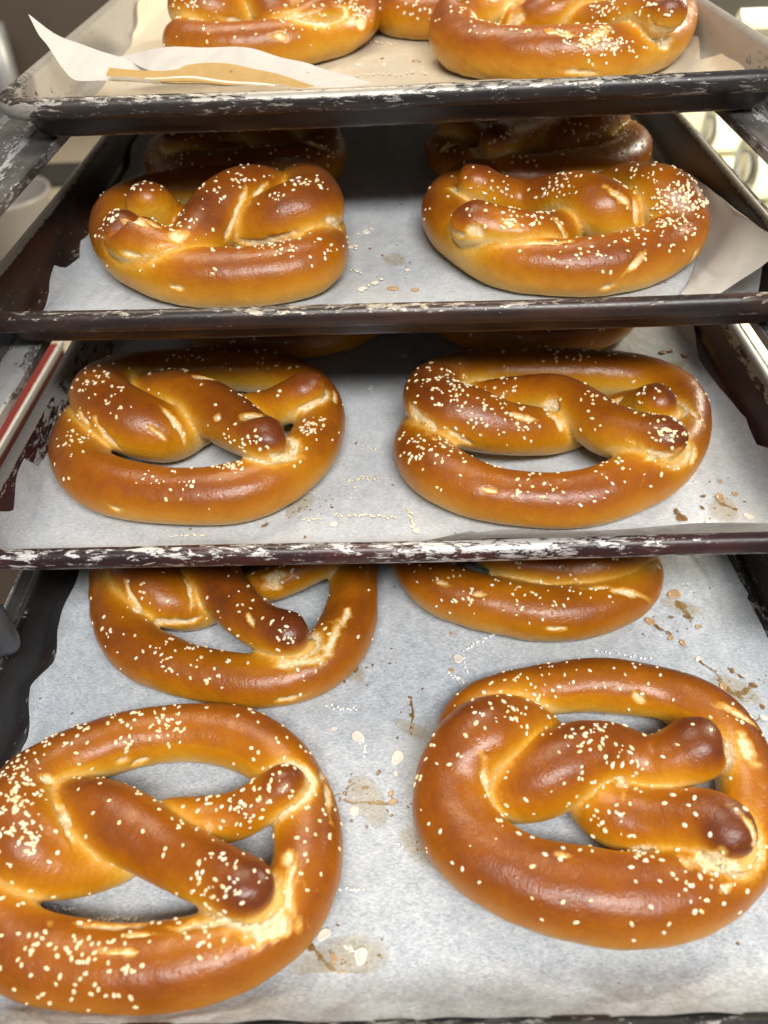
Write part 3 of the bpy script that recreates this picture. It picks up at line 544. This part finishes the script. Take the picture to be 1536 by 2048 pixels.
ALLV = {}
def build_pretzel(key, j, label, salt_clusters, n_even, patches, voxel=1.35, single=True, seed=0):
    P = PZ[key]; S = catmull(P, 1.6); c = S[:, :3]; r = S[:, 3]
    d = np.r_[0, np.cumsum(np.linalg.norm(np.diff(c, axis=0), axis=1))]; L = d[-1]
    eend = np.minimum(d, L-d); tp = {'3R': 0.86, '2L': 0.80, '1R': 0.88, '1L': 0.92, '3L': 0.70, '3BL': 0.74}.get(key, 0.77); rr = r*(tp+(0.925-tp)*sm(50, 150, eend))*(1+0.025*np.sin(d/23+seed)+0.02*np.sin(d/11.0+seed*3))
    e = np.minimum(d, L-d); R0 = 12.0; cap = np.where(e < R0, np.sqrt(np.maximum(0.0, 1-((R0-e)/R0)**2)), 1.0); cap = np.maximum(cap, 0.06)
    T = np.gradient(c, axis=0); T /= np.linalg.norm(T, axis=1)[:, None]+1e-9
    up = np.array([0, 0, 1.]); side = np.cross(T, up); side /= np.linalg.norm(side, axis=1)[:, None]+1e-9; nn = np.cross(side, T)
    n = 22; th = np.linspace(0, 2*math.pi, n, endpoint=False)
    ring = c[:, None, :] + (rr*cap)[:, None, None]*(1.02*np.cos(th)[None, :, None]*side[:, None, :]+0.99*np.sin(th)[None, :, None]*nn[:, None, :])
    V = ring.reshape(-1, 3); F = gridF(len(c), n, True); F.append(tuple(range(n))); F.append(tuple(range(len(V)-n, len(V)))[::-1])
    tmp = bpy.data.meshes.new('tmp'); tmp.from_pydata([tuple(v) for v in V], [], F)
    ob = bpy.data.objects.new('tmp', tmp); C.objects.link(ob)
    md = ob.modifiers.new('r', 'REMESH'); md.mode = 'VOXEL'; md.voxel_size = voxel
    dg = bpy.context.evaluated_depsgraph_get(); me = bpy.data.meshes.new_from_object(ob.evaluated_get(dg))
    bpy.data.objects.remove(ob); bpy.data.meshes.remove(tmp)
    N = len(me.vertices); V = np.empty(N*3); me.vertices.foreach_get('co', V); V = V.reshape(-1, 3)
    E = np.empty(len(me.edges)*2, int); me.edges.foreach_get('vertices', E); E = E.reshape(-1, 2)
    cnt = np.bincount(E.ravel(), minlength=N)[:, None]
    def smooth(V, it, f):
        for k in range(it):
            A = np.stack([np.bincount(E[:, 0], V[E[:, 1], i], N)+np.bincount(E[:, 1], V[E[:, 0], i], N) for i in range(3)], -1)/cnt
            V = V+f*(A-V); f = f
        return V
    V = smooth(V, 9, 0.5)
    # strand distances
    k = 2; cs, rs_, ds = c[::k], (rr*cap)[::k], d[::k]
    d1 = np.empty(N); d2 = np.empty(N); i1 = np.empty(N, int)
    for a in range(0, N, 8000):
        D = np.linalg.norm(V[a:a+8000, None, :]-cs[None], axis=2)-rs_[None]
        i = D.argmin(1); i1[a:a+8000] = i; d1[a:a+8000] = D[np.arange(len(i)), i]
        D[np.abs(ds[i][:, None]-ds[None]) < 58] = 99; d2[a:a+8000] = D.min(1)
    def normals(V):
        me.vertices.foreach_set('co', V.ravel()); me.update()
        nr = np.empty(N*3); me.vertices.foreach_get('normal', nr) if False else me.vertex_normals.foreach_get('vector', nr); return nr.reshape(-1, 3)
    NR = normals(V)
    groove = np.exp(-(np.clip(d2, 0, 9)/1.7)**2); V = V-NR*(groove*1.7)[:, None]
    V = V+NR*(0.35*vnoise(V, 9, seed)+0.16*vnoise(V, 3.2, seed+5))[:, None]
    # torn pale patches from the list: (x, y in the photo, radius along, radius across, angle)
    # floor contact
    low = V[:, 2] < 3.2; V[low, 2] = 0.9+(V[low, 2]-3.2).clip(-40, 0)*0.02+2.3*np.exp((V[low, 2]-3.2).clip(-40, 0)/2.3)*0.95
    V = smooth(V, 1, 0.4)
    NR = normals(V)
    cen = c.mean(0); out = V-cen; out[:, 2] = 0; out /= np.linalg.norm(out, axis=1)[:, None]+1e-9
    outw = (NR*out).sum(1)
    rel = V[:, 2]-cs[i1][:, 2]; rn = np.clip(rel/np.maximum(rs_[i1], 3), -1, 1)
    e1 = np.minimum(ds[i1], L-ds[i1])
    bake = 0.11+0.62*sm(-0.55, 0.95, rn)+0.14*sm(-0.2, 0.9, outw)*sm(-1.0, -0.2, rn) - 0.10*sm(0.1, 0.9, -outw)*(rn < 0.6)
    bake += 0.20*sm(26, 6, e1)*sm(-0.3, .6, rn)*(sm(14, 40, V[:, 2])) + 0.10*sm(28, 46, V[:, 2])
    bake -= 0.24*np.exp(-(np.clip(d2, 0, 40)/5.0)**2)+0.22*np.exp(-(np.clip(d2, 0, 60)/11.0)**2)*(1-0.7*sm(22,8,e1))
    bake -= 0.25*sm(6, 1, V[:, 2])
    bake += 0.10*vnoise(V, 19, seed+9)
    up_seam = sm(-0.35, 0.35, NR[:, 2])
    sel = 0.55+0.5*vnoise(V, 12, seed+3)                        # seams tear open only in places
    crack = np.exp(-(np.clip(d2-0.3, 0, 20)/3.4)**2)*sm(0.15, 0.75, sel)*0.56
    nubend = sm(34, 10, np.minimum(ds[i1], L-ds[i1]))
    # wide pale stretch where an end is pressed on the ring
    ends = np.array([c[0], c[-1]]); de = np.minimum(np.linalg.norm(V-ends[0], axis=1), np.linalg.norm(V-ends[1], axis=1))
    crack += 0.48*np.exp(-(np.clip(d2-0.5, 0, 30)/3.4)**2)*sm(36, 18, de)*(e1 > 34)
    Vw = tw(j, V[:, 0], V[:, 1], V[:, 2])
    polys = [tuple(p.vertices) for p in me.polygons]
    bvh = BVHTree.FromPolygons([tuple(v) for v in Vw], polys)
    def hit(px, py):
        h = bvh.ray_cast(Vector((0, 0, 0)), Vector(ray(px, py)).normalized()); return h
    for (px, py, ra, rb, ang) in patches:
        h = hit(px, py)
        if h[0] is None: continue
        p = np.array(h[0]); nv = np.array(h[1]); tx = AX*math.cos(ang)-AU*math.sin(ang); tx -= nv*(tx@nv); tx /= np.linalg.norm(tx); ty = np.cross(nv, tx)
        q = Vw-p; rad = np.sqrt(((q@tx)/ra)**2+((q@ty)/rb)**2+((q@nv)/6.0)**2)*(1+0.42*vnoise(q, 2.6, seed+int(px)))
        crack = np.maximum(crack, 0.84*sm(1.55, 0.4, rad)); Vw -= (NR*((1.1+0.5*vnoise(Vw, 2.0, seed+7))*sm(1.1, 0.6, rad))[:, None])
    # finish the mesh
    org = tw(j, cen[0], cen[1], 0.9)
    me.vertices.foreach_set('co', ((Vw-org)/1000).ravel())
    ac = np.arctan2(rel, np.abs((V-cs[i1])[:, :2]).sum(1))*rs_[i1]
    for nm, a in (('bake', bake), ('crack', np.clip(crack, 0, 1.2)), ('along', ds[i1]/1000+0*ac), ('across', ac/1000)):
        at = me.attributes.new(nm, 'FLOAT', 'POINT'); at.data.foreach_set('value', a.astype(np.float32))
    al_ = ds[i1]/1000+((V-cs[i1])*T[::k][i1]).sum(1)/1000; me.attributes['along'].data.foreach_set('value', al_.astype(np.float32))
    me.polygons.foreach_set('use_smooth', [True]*len(me.polygons))
    me.materials.clear(); me.materials.append(CRUST); me.name = 'crust'; me.update()
    root = empty('soft_pretzel', org)
    tag(root, label, 'soft pretzel', 'soft pretzels on the baking trays')
    co = bpy.data.objects.new('crust', me); C.objects.link(co); co.parent = root
    # salt
    rg = random.Random(seed*13+5); pts, nrs = [], []
    tree = bvh
    for (px, py, sg, n_) in salt_clusters:
        h = hit(px, py)
        if h[0] is None: continue
        for k in range(int(n_*1.15)):
            p = h[0]+Vector((rg.gauss(0, sg), rg.gauss(0, sg), rg.gauss(0, sg*0.5)+3))
            f = tree.find_nearest(p)
            if f[0] is not None and f[1][2] > -0.1: pts.append(np.array(f[0])); nrs.append(tuple(f[1]))
    VN = NR
    wgt = np.clip(NR[:, 2]+0.25, 0, 1)**1.2*(0.35+0.9*np.clip(0.5+vnoise(V, 14, seed+21), 0, 1.4)); wgt /= wgt.sum()
    idx = RNG.choice(N, int(n_even*2.4), p=wgt)
    for i in idx: pts.append(Vw[i]); nrs.append(tuple(NR[i]))
    if single:
        m = min(len(pts), 298)
        for p, nr in zip(pts[:m], nrs[:m]):
            me_g, _, _ = GR[rg.randrange(6)]
            o = bpy.data.objects.new('salt_grain', me_g); C.objects.link(o); o.parent = root
            q = Vector(nr).to_track_quat('Z', 'Y') @ Matrix.Rotation(rg.uniform(0, 6.28), 3, 'Z').to_quaternion()
            o.rotation_mode = 'QUATERNION'; o.rotation_quaternion = q
            o.location = Vector((p+rg.uniform(-0.1, 0.3)*np.array(nr)-org)/1000); s = rg.choice((0.5, 0.7, 0.85, 0.95, 1.05))*rg.uniform(0.88, 1.08); o.scale = (s, s*rg.uniform(.8, 1.1), s*rg.uniform(.8, 1.1))
        if len(pts) > m: grains_joined('small_salt', pts[m:], nrs[m:], root, org, SALT, 0.9, seed)
    else:
        grains_joined('small_salt', pts, nrs, root, org, SALT, 0.95, seed)
    return root

Z3L = lambda x, y: (x/2.133, 1370+y/2.133); Z3R = lambda x, y: (816+x/2.133, 1290+y/2.133)
def cl(f, L): return [(*f(x, y), s, n) for (x, y, s, n) in L]
def pt(f, L): return [(*f(x, y), a, b, g) for (x, y, a, b, g) in L]
h2 = lambda ox, oy: (lambda x, y: (ox+x/2, oy+y/2))
build_pretzel('3R', 3, 'large pretzel at front right of the lowest tray, both rope ends at its right side',
    cl(Z3R, [(780,380,7,34),(930,480,6,10),(500,130,9,14),(600,190,9,14),(450,300,5,10),(350,290,6,6),(700,690,8,10),(820,790,6,8),(1050,960,7,8),(1250,1010,9,12),(1330,1060,7,6),(560,240,3,5),(1000,870,6,6),(900,640,6,8)]), 85,
    pt(Z3R, [(985,225,4.5,2.8,0.6),(1050,320,6,4,0.9),(730,850,16,2.2,0.12),(980,880,9,1.6,0.15),(1290,930,11,4.5,0.3),(1390,960,7,4,0.1),(1420,300,11,3.0,0.9),(1440,440,9,3.6,1.45),(1480,800,12,2.4,1.4),(1310,620,3.5,2.5,0.2),(340,620,13,1.8,1.35),(660,895,3,1.5,0.3),(1360,1035,4,1.4,-0.5),(900,570,5,1.4,0.4)]), 1.2, True, 1)
build_pretzel('3L', 3, 'largest pretzel, at front left of the lowest tray and cut off by the picture edge',
    cl(Z3L, [(60,420,9,60),(40,560,8,40),(130,650,6,24),(700,165,5,26),(600,140,7,14),(330,190,9,14),(880,880,8,26),(1000,810,7,16),(950,540,8,20),(1080,560,6,14),(1160,450,6,10),(200,1140,8,20),(360,1220,8,18),(460,1250,6,8),(1340,640,8,12),(870,1060,6,8),(1150,440,6,5),(550,250,4,6),(740,260,4,6)]), 85,
    pt(Z3L, [(1230,905,3.2,10,0.0),(1150,1050,12,4.5,-0.25),(1245,800,2,6,0.3),(480,1030,15,2.6,0.06),(880,1020,11,2.5,-0.15),(1400,470,2.5,9,-0.3),(1230,740,3.5,5,0.3),(600,1065,7,1.2,0.1),(525,1140,6,1.2,0),(200,400,4,2.2,0),(520,320,4,2.4,-0.2),(590,330,4,2,-0.5),(280,600,1.8,14,-0.45),(1380,380,2.2,8,-0.4)]), 1.2, True, 2)
A = h2(0, 1090)
build_pretzel('3BL', 3, 'middle-sized pretzel touching the far edge of the largest one on the lowest tray',
    cl(A, [(430,370,7,8),(640,420,9,16),(820,440,9,18),(1140,390,4,9),(1110,320,5,7),(560,240,9,8),(980,250,5,5),(1100,470,6,6),(860,520,6,5),(1120,130,9,8)]), 50,
    pt(A, [(1100,130,8,5,-0.4),(700,310,14,3.0,0.15),(1200,470,13,3,-0.15),(1330,380,3,10,0.4),(1385,280,2,8,0.35),(1160,615,8,2,-0.1),(1000,300,6,1.6,0.8),(760,190,1.6,12,-0.35),(540,230,1.8,14,-0.6)]), 1.3, True, 3)
A = h2(768, 1090)
build_pretzel('3BR', 3, 'pretzel at the back right of the lowest tray, only its front curve showing',
    cl(A, [(560,240,7,10),(700,220,9,10),(250,70,8,12),(820,100,8,8),(350,200,8,8),(500,80,8,10)]), 60,
    pt(A, [(230,150,4,1.5,0.4),(980,190,15,1.8,0.1),(860,170,7,2,-0.1),(680,335,6,1.4,0),(380,200,4,1,0.1),(340,70,9,2.5,0.1)]), 1.35, True, 4)
A = h2(0, 660)
build_pretzel('2L', 2, 'front left pretzel on the third tray with a salt heap by its upper rope end',
    cl(A, [(1240,385,5,34),(930,540,4,22),(950,470,7,14),(320,420,7,22),(370,200,8,20),(690,620,8,12),(1020,460,5,10),(600,590,3,6),(470,240,4,6),(1000,150,12,10),(800,100,14,26),(430,320,8,7),(1000,290,6,6)]), 34,
    pt(A, [(430,430,2,13,-0.7),(330,350,2.4,8,-0.8),(1130,510,10,3.0,-0.2),(1180,470,3,7,0.3),(1340,270,2.2,7,-0.1),(640,420,5,1.4,0.7),(700,370,1.8,15,-0.6),(820,190,7,4,0),(1010,340,7,3,0.3),(460,715,4,1.5,0),(870,350,3,2,0.3),(1240,300,11,2,-0.4)]), 1.3, True, 5)
A = h2(768, 660)
build_pretzel('2R', 2, 'front right pretzel on the third tray, evenly salted, left side split open',
    cl(A, [(250,200,9,30),(300,280,9,26),(400,370,10,20),(210,440,10,26),(120,470,8,16),(1150,410,8,34),(1050,290,9,20),(600,400,8,14),(460,230,8,16),(640,640,8,12),(900,620,14,12),(520,370,8,12),(800,130,14,20),(1100,540,12,12),(840,260,5,8)]), 60,
    pt(A, [(130,340,9,4.5,0.35),(190,380,7,3.5,0.6),(660,310,7,6,0.2),(700,370,3,7,-0.3),(1240,500,3,8,0.4),(1100,500,13,2.4,0.0),(1040,740,8,2,-0.35),(420,640,5,1.5,0.2),(410,495,8,2.4,0.2),(1240,330,2,8,-0.5),(940,280,6,2.6,0),(560,350,9,1.8,0.1),(300,430,10,2,.7)]), 1.3, True, 6)
A = h2(0, 230)
build_pretzel('1L', 1, 'front left pretzel on the second tray with two rope ends like ears on its left',
    cl(A, [(960,270,5,14),(1240,270,8,26),(1130,530,6,20),(440,410,6,14),(570,280,6,10),(860,300,6,12),(1100,320,5,8),(700,430,9,14),(780,420,7,10),(1300,540,8,10),(900,560,14,8),(400,480,6,8)]), 28,
    pt(A, [(700,480,5,4.5,0),(940,400,2,20,0.35),(1020,510,14,3.4,-0.22),(1340,430,9,3,0.45),(1120,490,10,2.4,-0.2),(530,560,9,1.8,0.1),(540,420,11,2.5,0.5),(620,440,6,2,0.6),(700,690,5,1.4,0.1),(1040,300,9,1.8,-0.6),(600,755,10,1.6,0.0)]), 1.3, True, 7)
A = h2(768, 230)
build_pretzel('1R', 1, 'front right pretzel on the second tray, dense salt heap on its right shoulder',
    cl(A, [(1180,330,9,85),(1120,400,7,34),(1230,380,7,34),(680,300,7,34),(600,400,9,26),(470,300,8,16),(960,500,8,16),(1100,500,8,12),(780,580,8,12),(450,430,7,12),(1000,250,8,20),(860,600,8,6)]), 45,
    pt(A, [(500,430,5,3,0.2),(290,300,9,3,0.3),(300,480,8,2.2,-0.15),(360,460,6,3,-0.2),(1010,390,2.6,8,-0.3),(950,330,7,3,0.5),(720,470,9,2,0.7),(1010,590,7,2,-0.7),(890,690,4,2.4,-.1),(1240,570,3,6,0.5),(620,510,14,1.6,0.05)]), 1.3, True, 8)
A = h2(768, 0)
build_pretzel('0R', 0, 'pretzel right behind the top tray\'s front rim, knob end pointing up at its right',
    cl(A, [(880,195,5,34),(960,190,7,26),(820,190,5,22),(1050,60,8,14),(860,100,9,14),(900,20,12,20),(440,110,10,10),(290,30,7,12),(700,160,8,10),(880,50,8,14),(1060,150,7,8),(830,260,5,5)]), 45,
    pt(A, [(520,90,8,7,0.2),(860,130,11,4,-0.7),(1120,130,14,3,0.1),(1130,170,8,4,-0.3),(700,130,9,2,0.4),(780,290,10,2.4,0)]), 1.3, True, 9)
build_pretzel('0L', 0, 'pretzel at the left of the top tray behind the raised paper corner',
    [(400,25,8,26),(350,20,6,12),(560,45,10,14),(720,20,7,26),(640,40,8,10)], 50, [(720,45,8,5,-0.5),(560,72,5,3,0.1),(470,40,10,2,0.2)], 1.4, True, 10)
build_pretzel('0M', 0, 'pretzel half hidden behind the knobbed one in the middle of the top tray', [(830,20,6,10)], 90, [], 1.5, False, 11)
build_pretzel('1BL', 1, 'shaded pretzel at the back left of the second tray, under the top tray', [(650,300,7,12)], 110, [(620,285,12,3,0.2)], 1.5, False, 12)
build_pretzel('1BR', 1, 'shaded pretzel at the back right of the second tray, under the top tray', [(1180,290,12,40),(1020,290,12,20)], 110, [(900,290,10,3,-0.2),(1300,320,3,10,0.4)], 1.5, False, 13)
build_pretzel('2BL', 2, 'pretzel at the back left of the third tray, almost hidden by the rim above', [], 90, [], 1.6, False, 14)
build_pretzel('2BR', 2, 'pretzel at the back right of the third tray, almost hidden by the rim above', [], 90, [], 1.6, False, 15)

# ------------------------------------------------------------------ rack
RM = pan_mat('worn_aluminium_rack', (0.045, 0.043, 0.04), (0.10, 0.095, 0.09), (0.45, 0.45, 0.45), 11, 'y', 0.04, 0.4)
RP = flat_mat('rack_post_metal', (0.42, 0.42, 0.42), 0.45, 0.6, 0.2, 30)
rack = empty('bakery_rack', (0, 600, -ZC)); tag(rack, 'worn aluminium rack whose side runners carry the baking trays', 'rack')
RO = np.array([0, 600, -ZC])
def runner(s, zt, y0, y1):
    # angle section: ledge with a small inner lip, upright flange, rounded front end
    prof = [(198, -7), (197, -6), (197, -1), (198, 0), (212, 0), (213.5, -0.8), (215, 0), (236, 0), (238.5, 1), (239.5, 3.5), (239.5, 13), (241.5, 13), (241.5, -1), (240, -2), (200, -2), (199.5, -7)]
    ys = np.concatenate([[y0, y0+2, y0+6, y0+14], np.linspace(y0+30, y1, 24)]); V = []
    for k, y in enumerate(ys):
        cut = max(0.0, 1-(y-y0)/14.0)**2*26
        for (x, z) in prof: V.append((s*(max(x, 197+0*cut) if x > 216 else min(x+cut, 216)), y, zt+(z if z < 5 else max(5, z-cut))))
    n = len(prof); F = gridF(len(ys), n, True); F += [tuple(range(n)), tuple(range(len(V)-n, len(V)))]
    V = np.array(V); return mesh_obj('runner', V, F, RM, rack, RO, False, {'wear': 0.5+0.2*np.sin(V[:, 1]/60+V[:, 0])+0.12*(V[:, 2]-zt < 0)})
for k in range(-1, 5):
    zt = -TR[0][0]-26.9-75.0*k if k not in (0, 1, 2, 3) else -TR[k][0]-26.9
    if k in (-1,): continue
    for s in (-1, 1):
        ro = runner(s, zt, 335 if (k == 2 and s < 0) else 246, 1150)
        if k == 2 and s < 0: ro.location.x += 0.009
for s in (-1, 1):
    for y in (262, 1120):
        V, F = box((s*243-(0 if s > 0 else 28), y, -ZC+60), (s*243+(28 if s > 0 else 0), y+26, -TR[0][0]+20 if y > 1000 else -TR[3][0]-60))
        mesh_obj('post', V, F, RP, rack, RO, False)
V = []; th_ = np.linspace(0, 2*math.pi, 20, endpoint=False)
for r_, z_ in ((1, -303), (6, -304), (8, -307), (8, -330), (7, -334)): V.append(np.stack([-212+r_*np.cos(th_), 266+r_*np.sin(th_), 0*th_+z_], -1))
mesh_obj('end_cap', np.vstack(V), gridF(5, 20, True)+[tuple(range(80, 100))], flat_mat('dark_steel', (0.10, 0.11, 0.125), 0.4, 0.5), rack, RO)
for y in (270, 1130):
    V, F = box((-270, y, -ZC+40), (270, y+26, -ZC+60)); mesh_obj('base_bar', V, F, RP, rack, RO, False)

# ------------------------------------------------------------------ what shows past the rack (out of focus)
FL = flat_mat('tan_kitchen_floor', (0.36, 0.29, 0.20), 0.5, 0, 0.2, 4)
V, F = box((-4000, -1500, -ZC-20), (4000, 6000, -ZC)); tag(mesh_obj('floor', V, F, FL, None, (0, 2000, -ZC), False), kind='structure')
WL = flat_mat('grey_brown_wall', (0.13, 0.105, 0.08), 0.7, 0, 0.15, 3)
V, F = box((-4000, 4200, -ZC), (4000, 4300, 900)); tag(mesh_obj('back_wall', V, F, WL, None, (0, 4250, -ZC), False), kind='structure')
def bevel_box(a, b, r=6, seg=3):
    import bmesh
    bm = bmesh.new(); V, F = box(a, b); vs_ = [bm.verts.new(v) for v in V]
    for f in F: bm.faces.new([vs_[i] for i in f])
    bmesh.ops.recalc_face_normals(bm, faces=bm.faces)
    bmesh.ops.bevel(bm, geom=list(bm.edges), offset=r, segments=seg, profile=0.5, affect='EDGES')
    bm.verts.index_update(); V = [tuple(v.co) for v in bm.verts]; F = [tuple(v.index for v in f.verts) for f in bm.faces]; bm.free(); return V, F
def cyl(p0, p1, r, n=28, cap=True):
    p0, p1 = np.array(p0, float), np.array(p1, float); d = (p1-p0)/np.linalg.norm(p1-p0)
    u = np.cross(d, [0, 0, 1.]); u = u/np.linalg.norm(u) if np.linalg.norm(u) > .1 else np.array([1., 0, 0]); v = np.cross(d, u)
    th = np.linspace(0, 2*math.pi, n, endpoint=False); V = []
    for (p, f) in ((p0, 0.9), (p0+d*2, 1), (p1-d*2, 1), (p1, 0.9)): V.append(p+r*f*(np.cos(th)[:, None]*u+np.sin(th)[:, None]*v))
    V = np.vstack(V); F = gridF(4, n, True)+[tuple(range(n)), tuple(range(len(V)-n, len(V)))]; return V, F
# right: bright shelf with paper rolls
CREAM = flat_mat('cream_shelf_board', (0.80, 0.76, 0.50), 0.5, 0, 0.04, 10); ROLL = flat_mat('white_roll', (0.80, 0.80, 0.77), 0.35, 0, 0.05, 30); CORE = flat_mat('roll_core', (0.50, 0.48, 0.42), 0.6)
GREYM = flat_mat('grey_cabinet', (0.30, 0.29, 0.27), 0.5, 0.3, 0.1, 10); DARK = flat_mat('dark_recess', (0.035, 0.03, 0.025), 0.7)
sh = empty('storage_shelf', (900, 1400, -ZC)); tag(sh, 'cream storage shelf beyond the right side of the trays, out of focus', 'shelf'); so = np.array([900, 1400, -ZC])
V, F = bevel_box((330, 760, -560), (1500, 1900, -540)); mesh_obj('shelf_board', V, F, CREAM, sh, so, False)
V, F = bevel_box((330, 1960, -560), (1500, 2000, 200)); mesh_obj('back_panel', V, F, GREYM, sh, so, False)
for (x, y) in ((350, 780), (1460, 780), (350, 1860), (1460, 1860)):
    V, F = bevel_box((x, y, -ZC), (x+30, y+30, -561), 3); mesh_obj('leg', V, F, GREYM, sh, so, False)
def roll(px, py, rad, lab, x1):
    c = unp(px, py, z=-540+rad); V, F = cyl((c[0], c[1], -540+rad), (x1, c[1]+40, -540+rad), rad)
    o = mesh_obj('film_roll', V, F, ROLL, None, c, True); tag(o, lab, 'roll', 'rolls on the storage shelf')
    V, F = cyl((c[0]-6, c[1], -540+rad), (c[0]+2, c[1], -540+rad), rad*0.45); mesh_obj('core', V, F, CORE, o, c)
roll(1490, 335, 52, 'nearer white roll with a grey core on the cream shelf', 1200)
roll(1418, 258, 42, 'farther white roll on the cream shelf below the top tray\'s corner', 1300)
V, F = cyl(unp(1478, 38, Y=1500), unp(1560, 36, Y=1500), 14); o = mesh_obj('white_pipe', V, F, ROLL, None, unp(1478, 38, Y=1500)); tag(o, 'white horizontal pipe beside the top right tray corner', 'pipe')
V, F = bevel_box((400, 1560, -330), (1500, 1600, 350)); o = mesh_obj('dark_panel', V, F, DARK, None, (900, 1580, -330), False); tag(o, 'dark recessed panel behind the white pipe at top right', 'panel')
# left: beige counter, dark cabinet, clear container, red crate
BEIGE = flat_mat('beige_counter', (0.40, 0.34, 0.25), 0.5, 0, 0.1, 6); REDP = flat_mat('red_plastic', (0.22, 0.028, 0.02), 0.45, 0, 0.06, 30); WHP = flat_mat('white_edge', (0.82, 0.80, 0.74), 0.4, 0, 0.04); BROWN = flat_mat('brown_cabinet', (0.115, 0.085, 0.065), 0.55, 0, 0.15, 6)
ct = empty('side_counter', (-900, 1500, -ZC)); tag(ct, 'beige counter with a dark band seen past the left tray edges', 'counter'); cto = np.array([-900, 1500, -ZC])
V, F = bevel_box((-1700, 760, -700), (-300, 2300, -660)); mesh_obj('worktop', V, F, BEIGE, ct, cto, False)
V, F = bevel_box((-1650, 800, -ZC), (-350, 2250, -701)); mesh_obj('cupboard', V, F, BROWN, ct, cto, False)
p = unp(120, 355, z=-658); V, F = bevel_box((-1400, p[1]-60, -660), (-300, p[1]+50, -640), 4); o = mesh_obj('dark_strip', V, F, DARK, ct, cto, False)
V, F = bevel_box((-2600, 2350, -ZC), (-250, 2700, 700), 20); o = mesh_obj('brown_cupboard', V, F, BROWN, None, (-1300, 2500, -ZC), False); tag(o, 'tall brown cupboard at top left behind the raised paper corner', 'cupboard')
# red crate with a white rim, below the second tray's left side
y0 = 470
a0 = unp(126, 680, z=-430); a1 = unp(-52, 985, z=-430)
cr_ = empty('red_crate', ((a0[0]+a1[0])/2-60, (a0[1]+a1[1])/2, -500)); tag(cr_, 'red plastic crate with a white rim at left below the second tray', 'crate')
cro = np.array([(a0[0]+a1[0])/2-60, (a0[1]+a1[1])/2, -500.])
def slab(p, q, w, zt, zb):
    d = np.array([q[0]-p[0], q[1]-p[1]]); d /= np.linalg.norm(d); n_ = np.array([-d[1], d[0]])
    if n_[0] > 0: n_ = -n_
    c = [(p[0], p[1]), (q[0], q[1]), (q[0]+n_[0]*w, q[1]+n_[1]*w), (p[0]+n_[0]*w, p[1]+n_[1]*w)]
    V = [(x, y, zb) for x, y in c]+[(x, y, zt) for x, y in c]; return V, box((0,0,0),(1,1,1))[1], n_
V, F, nn_ = slab(a0, a1, 2.6, -430, -436); mesh_obj('rim', V, F, WHP, cr_, cro, False)
V, F, _ = slab(a0+np.array([nn_[0]*2.8, nn_[1]*2.8, 0]), a1+np.array([nn_[0]*2.8, nn_[1]*2.8, 0]), 60, -434, -480); mesh_obj('side_wall', V, F, REDP, cr_, cro, False)
# clear tub by the left edge
TUB = flat_mat('milky_tub', (0.24, 0.22, 0.20), 0.3, 0, 0.1, 20)
c = unp(20, 440, z=-600); th = np.linspace(0, 2*math.pi, 36, endpoint=False); V = []
for (r_, z_) in ((62, -659), (70, -640), (84, -560), (90, -552), (90, -546), (82, -548), (72, -610), (60, -645)): V.append(np.stack([c[0]+r_*np.cos(th), c[1]+r_*np.sin(th), 0*th+z_], -1))
V = np.vstack(V); F = gridF(8, 36, True)+[tuple(range(7*36, 8*36))]; o = mesh_obj('plastic_tub', V, F, TUB, None, (c[0], c[1], -659)); tag(o, 'milky round tub on the counter past the left tray edge', 'tub')
c = unp(-8, 112, Y=2200); V, F = cyl((c[0], c[1], -659), (c[0]+6, c[1], c[2]+70), 34); o = mesh_obj('steel_canister', V, F, flat_mat('canister_metal', (0.42, 0.42, 0.42), 0.4, 0.5), None, (c[0], c[1], -659)); tag(o, 'pale metal canister cut off by the left picture edge at top', 'canister')
